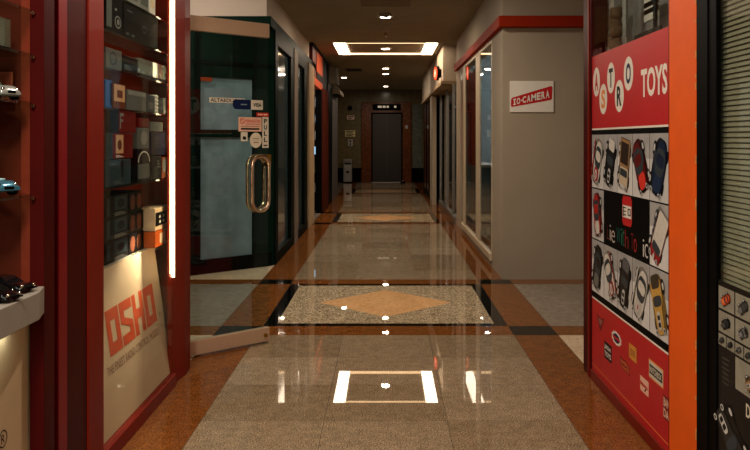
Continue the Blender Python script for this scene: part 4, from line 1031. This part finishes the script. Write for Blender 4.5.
# the photo cells
PHG = [mat('photo_grey_%d' % k, (c, c-2, c-4), .35, var=.04) for k, c in enumerate((206, 196, 214))]
PHB = mat('photo_backdrop_grey', (164, 162, 160), .35)
PC = {}
def pm(c):
    if c not in PC: PC[c] = mat('print_%d_%d_%d' % c, c, .35, var=.1, scale=60)
    return PC[c]
TYRE = (16, 15, 16); GLS = (50, 58, 64); CHR = (196, 194, 190)
def car_print(cell, O, a0, z0, w, h, c1, c2, style, ang_=60, mir=False, s=1.0):
    """printed picture of a toy car seen from the front and above: outline, roof, glass, wheels, lights"""
    ca, sa = math.cos(math.radians(ang_)), math.sin(math.radians(ang_))
    L_, W_ = (.94*s*h, .52*s*h)
    def pt(x, y):                               # x along the car (front negative), y across, both -.5 .. .5
        X, Y = x*L_, y*W_
        px_ = X*ca - Y*sa; py_ = X*sa + Y*ca
        if mir: px_ = -px_
        return (a0+w/2+px_*1.12, z0+h*.5+py_*.92)
    layers = []
    def add(pts, c): layers.append((pts, c))
    def rr(x0, x1, y0, y1, c, k=.25, n=5):
        pts = []
        rx, ry = (x1-x0)*k, (y1-y0)*k
        for cx, cy, st in ((x1-rx, y1-ry, 0), (x0+rx, y1-ry, 90), (x0+rx, y0+ry, 180), (x1-rx, y0+ry, 270)):
            for j in range(n+1):
                a_ = math.radians(st+90*j/n); pts.append(pt(cx+rx*math.cos(a_), cy+ry*math.sin(a_)))
        add(pts, c)
    dk_ = lambda c, f: tuple(int(v*f) for v in c)
    boxy = style in ('van', 'truck')
    k0 = .12 if boxy else .36
    for wx in (-.3, .27):                       # wheels of the far side, then the flank with its two wheels
        rr(wx-.11, wx+.11, -.53, -.36, TYRE, .4)
    rr(-.5, .5, -.47, .5, dk_(c1, .6), k0)
    for wx in (-.3, .27): rr(wx-.14, wx+.12, .34, .6, TYRE, .45); rr(wx-.07, wx+.06, .44, .56, CHR, .45)
    if style == 'van':
        rr(-.5, .46, -.46, .34, c2, .12); rr(-.3, .46, -.44, .32, c1, .12); rr(-.34, -.16, -.38, .26, GLS, .25)
        for k in range(4): rr(-.1+.14*k, .0+.14*k, .36, .47, GLS, .2)
        rr(-.36, -.34, -.06, -.03, CHR, .1); rr(-.48, -.38, -.12, .02, CHR, .45)
    elif style == 'truck':
        rr(-.5, -.05, -.42, .36, c2, .15); rr(-.06, .48, -.47, .44, c1, .06); rr(.0, .42, -.38, .34, (48, 34, 26), .05); rr(-.24, -.1, -.36, .3, GLS, .15)
        rr(-.2, -.08, .38, .48, GLS, .2); rr(-.48, -.4, -.22, .16, CHR, .2)
    elif style == 'rod':
        rr(-.5, .48, -.34, .22, c1, .3); rr(-.08, .44, -.44, .36, c1, .3); rr(.26, .5, -.34, .28, c2, .25); rr(-.04, .14, -.36, .28, GLS, .3)
        rr(-.42, -.12, -.2, .06, CHR, .3); rr(-.38, -.3, -.16, .02, TYRE, .2); rr(-.26, -.18, -.16, .02, TYRE, .2)
    else:
        rr(-.48, .46, -.45, .34, c1, .4); rr(-.44, -.12, -.32, .2, c2, .4); rr(-.14, .34, -.4, .28, GLS, .35); rr(.02, .24, -.35, .22, c1, .35); rr(-.02, .26, .3, .42, GLS, .4)
        if style == 'race': rr(-.4, -.18, -.2, .08, CHR, .45); rr(-.34, -.24, -.1, -.02, (190, 40, 30), .3); rr(-.48, .44, .38, .46, c2, .1)
        rr(-.49, -.45, -.2, .1, TYRE, .2)
    for wy in (-.33, .24): rr(-.5, -.4, wy-.08, wy+.08, CHR, .45); rr(-.48, -.42, wy-.045, wy+.045, GLS, .45)
    mats = []; q = MB()
    for k, (pts, c) in enumerate(layers):
        m_ = pm(c)
        if m_ not in mats: mats.append(m_)
        q.flat(pts, O, U, V, mats.index(m_), off=.0004*(k+1))
    return q.build('car_picture', mats, cell)
CW = SW/5; gp = .005
ROWS = [(1.045, 1.328), (.772, 1.038), (.485, .765)]
WHT, RD, BK, TN, NV, YL, GR_ = (206, 200, 190), (168, 34, 30), (24, 24, 26), (150, 116, 78), (22, 34, 58), (196, 152, 70), (110, 110, 108)
cells = [(0,0,WHT,RD,'race',68,0),(0,1,BK,WHT,'rod',72,0),(0,2,TN,(196,178,150),'truck',80,0),(0,3,(92,18,18),(214,56,44),'coupe',62,1),(0,4,NV,(30,46,74),'coupe',70,0),
         (1,0,RD,WHT,'coupe',80,1),(1,4,WHT,(150,30,26),'van',60,0),
         (2,0,BK,GR_,'coupe',74,0),(2,1,WHT,(140,40,34),'race',60,1),(2,2,BK,(90,90,92),'rod',76,0),(2,3,WHT,(190,186,178),'race',66,0),(2,4,YL,(60,52,40),'rod',70,1)]
for (r, c, k1, k2, sty, an, mi) in cells:
    z0, z1 = ROWS[r]; a0 = CW*c+gp/2; a1 = CW*(c+1)-gp/2
    q = MB(); q.flat([(a0,z0),(a1,z0),(a1,z1),(a0,z1)], OV, U, V, 0)
    q.flat([(a0,z0+(z1-z0)*.62),(a1,z0+(z1-z0)*.62),(a1,z1),(a0,z1)], OV, U, V, 1, off=.0002)
    ce = q.build('car_photo', [PHG[(r+c) % 3], PHB], bk)
    car_print(ce, OV + Vector((-.0003,0,0)), a0, z0, a1-a0, z1-z0, k1, k2, sty, an, bool(mi))
# red badge and coloured words on the black centre: crop x11.25 of (612,190)
def D(u, v): return ab(612+u/11.25, 190+v/11.25)
a0, _ = D(104, 250); a1, _ = D(212, 250); _, z1 = D(155, 70); _, z0 = D(155, 405)
q = MB(); W_, H_ = a1-a0, z1-z0; k_ = W_*.12
q.flat([(a0,z0+k_),(a0+k_,z0),(a1-k_,z0),(a1,z0+k_),(a1,z1-k_),(a1-k_,z1),(a0+k_,z1),(a0,z1-k_)], OV, U, V); bdg = q.build('badge', M_SIGNRED, bk)
q = MB()
q.flat([(a0+W_*.05,z0+H_*.27),(a1-W_*.05,z0+H_*.27),(a1-W_*.05,z0+H_*.68),(a0+W_*.05,z0+H_*.68)], OV, U, V, 0, .0006)
for (p0, q0, p1, q1) in ((.1,.3,.18,.65),(.18,.58,.42,.62),(.18,.46,.42,.5),(.18,.34,.42,.38),(.6,.36,.68,.6),(.6,.56,.9,.6),(.6,.36,.9,.4),(.82,.36,.9,.6)):
    q.flat([(a0+W_*p0,z0+H_*q0),(a0+W_*p1,z0+H_*q0),(a0+W_*p1,z0+H_*q1),(a0+W_*p0,z0+H_*q1)], OV, U, V, 1, .0012)
q.build('emblem', [M_WHITE, M_INK], bdg)
def E_(u, v): return ab(590+u/8.66, 218+v/8.66)
words = [('L', 140, 160, 70, 182, (96, 26, 24)), ('i', 162, 174, 60, 195, (180, 160, 150)), ('e', 176, 214, 110, 215, (186, 176, 166)), ('W', 222, 262, 85, 225, (22, 92, 84)), ('i', 262, 272, 90, 235, (28, 110, 84)), ('t', 272, 292, 95, 245, (46, 96, 70)), ('h', 294, 330, 108, 262, (136, 32, 32)), ('T', 345, 372, 135, 280, (110, 28, 26)), ('o', 370, 400, 180, 300, (170, 40, 34)), ('i', 448, 462, 185, 335, (200, 196, 190)), ('c', 464, 498, 225, 348, (200, 196, 190))]
BASE = sum(ab(590+u0/8.66, 218+v1/8.66)[1] for _, u0, _, _, v1, _ in words)/len(words)
for ch_, ua, ub, va, vb, col in words:
    aa, zt = E_(ua, va); ab_, _ = E_(ub, va); _, zb = E_((ua+ub)/2, vb)
    q = MB(); q.text(ch_, OV + U*aa + V*zb, U, V, (ab_-aa)*.82, E_((ua+ub)/2, va)[1]-zb, bold=-.012); q.build('lettering', mat('letter_%d_%d_%d' % col, col, .4), bk)
# maker stickers on the lower sheet
def stk(px0, px1, py0, py1):
    a0, z1 = ab(px0, py0); a1, z0 = ab(px1, py1)
    return a0, a1, z0, z1
def quad(px, py, wpx, hpx):
    a, z = ab(px, py); y = Y1-a; s_ = y/F
    aL, _ = ab(px-wpx/2, py); aR, _ = ab(px+wpx/2, py)
    return aL, aR, z-hpx*s_/2, z+hpx*s_/2
def lab(pts, m, nm, lb=None, par=lo_, off=0.0): q = MB(); q.flat(pts, OV, U, V, 0, off); return q.build(nm, m, par, label=lb)
def rc(a0, a1, z0, z1): return [(a0,z0),(a1,z0),(a1,z1),(a0,z1)]
M_DKRED = mat('dark_red_print', (110, 24, 26), .4); M_YEL = mat('mustard_sticker', (206, 140, 58), .4)
def wr_(par, txt, a0, a1, z0, z1, m, off=.0012, bold=.03): q = MB(); q.text(txt, OV+U*a0+V*z0, U, V, a1-a0, z1-z0, bold=bold, off=off); return q.build('lettering', m, par)
a0, a1, z0, z1 = quad(599.5, 323, 8, 18)
w_, h_ = a1-a0, z1-z0
o = lab([(a0,z1-.1*h_),(a0+.5*w_,z1-.25*h_),(a1,z1-.1*h_),(a0+.66*w_,z0+.25*h_),(a0+.5*w_,z0),(a0+.34*w_,z0+.25*h_)], M_DKRED, 'sticker', 'dark red winged emblem')
lab([(a0+.2*w_,z1-.28*h_),(a0+.8*w_,z1-.28*h_),(a0+.6*w_,z0+.4*h_),(a0+.4*w_,z0+.4*h_)], mat('faded_red_print', (150, 90, 80), .4), 'emblem', None, o, .0006)
a0, a1, z0, z1 = quad(615.5, 338.5, 9, 12.5)
q = MB(); n = 20; q.flat([((a0+a1)/2+(a1-a0)/2*(1+.12*(k % 2))*math.cos(2*PI*k/n), (z0+z1)/2+(z1-z0)/2*(1+.12*(k % 2))*math.sin(2*PI*k/n)) for k in range(n)], OV, U, V); o = q.build('sticker', M_WHITE, lo_, label='white scalloped round sticker')
q = MB(); q.flat([((a0+a1)/2+(a1-a0)*.36*math.cos(2*PI*k/n), (z0+z1)/2+(z1-z0)*.36*math.sin(2*PI*k/n)) for k in range(n)], OV, U, V, 0, .0006); q.build('emblem', M_BLUEINK, o)
lab(rc(a0+(a1-a0)*.1, a1-(a1-a0)*.1, z0+(z1-z0)*.4, z0+(z1-z0)*.6), M_REDINK, 'emblem_band', None, o, .0012)
a0, a1, z0, z1 = quad(607, 352, 7.4, 17); o = lab(rc(a0, a1, z0, z1), M_INK, 'sticker', 'black square sticker with two white words')
h_ = z1-z0; wr_(o, 'JADA', a0+.01, a1-.01, z0+h_*.54, z0+h_*.84, M_WHITE); wr_(o, 'TOYS', a0+.01, a1-.01, z0+h_*.16, z0+h_*.46, M_WHITE)
a0, a1, z0, z1 = quad(631.7, 353, 7.6, 15); h_ = z1-z0; o = lab(rc(a0, a1, z0, z1), M_YEL, 'sticker', 'mustard yellow sticker')
for k in range(3): lab(rc(a0+(a1-a0)*.2, a1-(a1-a0)*.2, z0+h_*(.3+.16*k), z0+h_*(.36+.16*k)), M_DKRED, 'printed_line', None, o, .0006)
a0, a1, z0, z1 = quad(623.8, 366, 10.6, 12.5); w_, h_ = a1-a0, z1-z0
fl_ = lambda e: [(a0+w_*(.02+e),z1-h_*e),(a0+w_*.3,z1-h_*(.12+e)),(a0+w_*.6,z1-h_*(.05+e)),(a0+w_*.8,z1-h_*(.25+e)),(a1-w_*e,z1-h_*(.3)),(a0+w_*.85,z0+h_*(.4)),(a1-w_*e,z0+h_*(.05+e)),(a0+w_*.7,z0+h_*(.12+e)),(a0+w_*.4,z0+h_*(.1+e)),(a0+w_*(.12+e),z0+h_*(.35))]
o = lab(fl_(0), M_INK, 'sticker', 'dark edged orange flame sticker'); lab(fl_(.07), mat('flame_orange', (186, 84, 44), .4), 'flame', None, o, .0006); wr_(o, 'Hot', a0+w_*.25, a0+w_*.75, z0+h_*.4, z0+h_*.62, M_INK)
a0, a1, z0, z1 = quad(655, 373.5, 14.6, 19); w_, h_ = a1-a0, z1-z0; o = lab(rc(a0, a1, z0, z1), M_ORANGEINK, 'sticker', 'cream oblong sticker with a black word and orange border')
lab(rc(a0+.006, a1-.006, z0+.006, z1-.006), M_PAPER, 'sticker_field', None, o, .0006); lab(rc(a0+.012, a1-.012, z0+h_*.25, z0+h_*.75), M_INK, 'word_band', None, o, .0012); wr_(o, 'MATCHBOX', a0+.018, a1-.018, z0+h_*.33, z0+h_*.67, M_PAPER, .0018)
a0, a1, z0, z1 = quad(643.3, 386, 8.4, 15); w_, h_ = a1-a0, z1-z0; o = lab(rc(a0, a1, z0, z1), M_PINK, 'sticker', 'pale square sticker with red lettering'); wr_(o, 'Maisto', a0+w_*.06, a1-w_*.06, z0+h_*.4, z0+h_*.68, M_REDINK); lab([(a0+w_*.5,z0+h_*.15),(a0+w_*.62,z0+h_*.15),(a0+w_*.75,z0+h_*.4),(a0+w_*.65,z0+h_*.4)], M_INK, 'emblem', None, o, .0006)
a0, a1, z0, z1 = quad(665.5, 409, 6.8, 24); w_, h_ = a1-a0, z1-z0; o = lab(rc(a0, a1, z0, z1), M_DKRED, 'sticker', 'dark sticker with two pale words stacked'); wr_(o, 'BAN', a0+w_*.08, a1-w_*.08, z0+h_*.54, z0+h_*.92, M_PINK); wr_(o, 'DAI', a0+w_*.08, a1-w_*.08, z0+h_*.08, z0+h_*.46, M_PINK)
lab(rc(0, SW, .085, .089), M_ORANGEINK, 'printed_line')

# orange pillar with a chipped edge
pl = structure_root('wall_pillar', (XA, 3.0, 0))
box(XA-.004, XA+.3, 2.875, 3.15, 0, CZ).build('pillar', M_ORANGE, pl, bevel=.003)
q = MB(); z = 0.05
while z < 2.5:
    h_ = random.uniform(.01, .05); d_w = random.uniform(.0002, .0022); q.box(XA-.006, XA+.004, 2.871, 2.876+d_w, z, z+h_); z += h_+random.uniform(.004, .16)
q.build('worn_edge', M_WEAR, pl)
# black framed window with blind
wn = structure_root('window_5', (XA, 2.3, 0))
fr = MB(); fr.box(XA-.004, XA+.012, 2.70, 2.873, 0, CZ); fr.box(XA, XA+.05, 1.0, 2.70, 2.6, CZ); fr.box(XA, XA+.05, 1.0, 2.70, 0, .1)
fr.box(XA-.008, XA-.003, 2.765, 2.78, 0, CZ)
fr.build('window_frame', M_BLACK, wn, bevel=.003)
box(XA+.004, XA+.008, 1.0, 2.70, .1, 2.6).build('window_pane', G_CLEAR, wn)
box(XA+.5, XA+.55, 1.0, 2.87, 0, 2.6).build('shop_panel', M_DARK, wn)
vb = thing('venetian_blind', 'closed olive grey venetian blind behind the black framed window', 'blind', (XA+.06, 1.9, .8))
s = MB(); m_bl = mat('olive_grey_slat', (150, 142, 118), .45, var=.06)
z = .80
while z < 2.55:
    s.prism([(XA+.024, 1.02, z), (XA+.0335, 1.02, z+.0205), (XA+.0345, 1.02, z+.0205), (XA+.025, 1.02, z)], (0, 1.83, 0)); z += .0176
s.build('slat', m_bl, vb)
q = MB()
for y in (1.3, 1.9, 2.47): q.tube([(XA+.022, y, .8), (XA+.022, y, 2.56)], .0012, 6)
q.build('ladder_cord', mat('blind_cord', (90, 84, 70), .7), vb)
box(XA+.015, XA+.045, 1.02, 2.85, 2.555, 2.59).build('head_rail', m_bl, vb)
box(XA+.02, XA+.04, 1.02, 2.85, .785, .80).build('bottom_bar', m_bl, vb)
# poster of radio controlled cars on that window
po = thing('poster', 'black poster with small car photos on the black framed window', 'poster', (XA+.015, 2.3, .1))
PY1 = 2.695
box(XA+.001, XA+.0035, 1.5, PY1, .1, .83).build('sheet', mat('black_poster_paper', (22, 21, 20), .3), po)
OV = Vector((XA+.0005, PY1, 0))
def pcell(a0, a1, z0, z1, c1, c2, sty, an, mi=False, s_=.95):
    q = MB(); q.flat(rc(a0, a1, z0, z1), OV, U, V, 0); ce = q.build('car_photo', mat('poster_photo_grey', (140, 136, 122), .35), po)
    car_print(ce, OV + Vector((-.0003,0,0)), a0, z0, a1-a0, z1-z0, c1, c2, sty, an, mi, s_)
OG = (206, 78, 30); DG = (70, 68, 62)
xs_ = [.0, .128, .256, .384, .512]
for k, (c1, c2, sty, an) in enumerate(((OG, (226, 110, 60), 'coupe', 30), (DG, GR_, 'coupe', 35), (BK, DG, 'coupe', 30), (RD, BK, 'coupe', 30))): pcell(xs_[k]+.004, xs_[k+1]-.004, .738, .812, c1, c2, sty, an)
for k, (c1, c2, sty, an) in enumerate(((BK, DG, 'coupe', 25), (GR_, BK, 'rod', 30), (WHT, RD, 'coupe', 30), (NV, DG, 'coupe', 30))): pcell(xs_[k]+.004, xs_[k+1]-.004, .66, .73, c1, c2, sty, an)
for k in range(8): pcell(k*.064+.003, (k+1)*.064-.003, .615, .653, (DG, BK, GR_, DG)[k % 4], BK, 'coupe', 30)
pcell(xs_[1]+.004, xs_[3]-.004, .505, .607, TN, BK, 'rod', 25)

q = MB(); q.text('D', OV + U*.208 + V*.44, U, V, .03, .042, bold=.02); q.build('lettering', M_PAPER, po)
q = MB()
for k in range(6): q.flat(rc(.03, .09-.01*(k % 2), .575-k*.016, .58-k*.016), OV, U, V)
q.build('text_lines', mat('dim_poster_text', (70, 66, 58), .5), po)
q = MB(); q.flat(rc(0, .5, .12, .43), OV, U, V, 0, -.0005); ce = q.build('car_photo', mat('black_photo', (24, 23, 22), .3), po, label='large dark picture of a buggy')
car_print(ce, OV, -.02, .2, .26, .26, (44, 43, 41), (70, 68, 64), 'rod', -42, False, .95)

# red banner, shelf and camera boxes inside the taupe shop
rb = thing('banner', 'red hanging banner seen through the taupe shop window', 'banner', (1.2, 11, .9))
box(1.185, 1.20, 10.35, 12.0, .96, 2.22).build('sheet', M_REDINK, rb); box(1.18, 1.205, 10.33, 12.02, 2.22, 2.25).build('rod', M_STEEL, rb)
cs = thing('counter_cabinet', 'pale blue grey cabinet below the red banner in the taupe shop', 'cabinet', (1.3, 11, 0))
box(1.2, 1.45, 10.3, 11.95, .06, .95).build('body', mat('pale_blue_grey_laminate', (150, 160, 162), .4), cs, bevel=.004); box(1.22, 1.43, 10.32, 11.93, 0, .06).build('plinth', M_BLACK, cs); box(1.195, 1.46, 10.28, 11.97, .95, .98).build('top', M_WHITE, cs)
ws_ = thing('wall_shelf', 'dark shelf rack standing behind the nearer pane of the taupe shop', 'shelf', (1.45, 9, 0))
for z in (.5, 1.0, 1.5, 2.0): box(1.35, 1.65, 8.3, 10.1, z-.02, z).build('shelf_board', M_DARK, ws_)
for y in (8.3, 10.06): box(1.35, 1.65, y, y+.04, 0, 2.2).build('upright', M_DARK, ws_)
wl = ['lowest', 'second', 'third', 'top']
for zi, z in enumerate((.5, 1.0, 1.5, 2.0)):
    for k in range(3):
        y = 8.45+k*.52; h_ = .1+.04*((k+zi) % 3)
        t = thing('carton', 'grey carton on the %s board of the dark rack in the taupe shop' % wl[zi], 'box', (1.45, y+.12, z), 0, 'grey cartons on the %s board of the dark rack' % wl[zi])
        c_ = ['grey', 'dark', 'silver', 'teal'][(k+zi) % 4]
        box(1.37, 1.58, y, y+.26, z+.001, z+h_).build('carton', bm_(c_), t, bevel=.003)
        box(1.368, 1.37, y+.04, y+.22, z+h_*.3, z+h_*.7).build('printed_panel', M_PAPER, t)
la = bpy.data.lights.new('shop_fill_light', 'AREA'); la.shape = 'RECTANGLE'; la.size = .2; la.size_y = 2.5; la.energy = 45; la.color = (.9, .95, 1)  # fill light added out of view to brighten the shop interior
lo2 = bpy.data.objects.new('shop_fill_light', la); COL.objects.link(lo2); lo2.location = (1.76, 10, 2.8)

# ------------------------------------------------------------------ camera, world, view
cam = bpy.data.cameras.new('camera'); cam.sensor_width = 36; cam.sensor_fit = 'HORIZONTAL'; cam.lens = F/750*36
cam.shift_x = (375-VX)/750; cam.shift_y = (VY-225)/750
cam.clip_start = .05; cam.clip_end = 100
co = bpy.data.objects.new('camera', cam); COL.objects.link(co); co.location = (0, 0, H); co.rotation_euler = (PI/2, 0, 0)
S.camera = co
wd = bpy.data.worlds.new('mall_ambient'); S.world = wd; wd.use_nodes = True
wd.node_tree.nodes['Background'].inputs['Color'].default_value = (1, .82, .62, 1)
wd.node_tree.nodes['Background'].inputs['Strength'].default_value = .06
S.view_settings.view_transform = 'Standard'; S.view_settings.look = 'None'; S.view_settings.gamma = 1; S.view_settings.exposure = 1.0
S.cycles.transparent_max_bounces = 32; S.cycles.max_bounces = 10; S.cycles.sample_clamp_indirect = 6
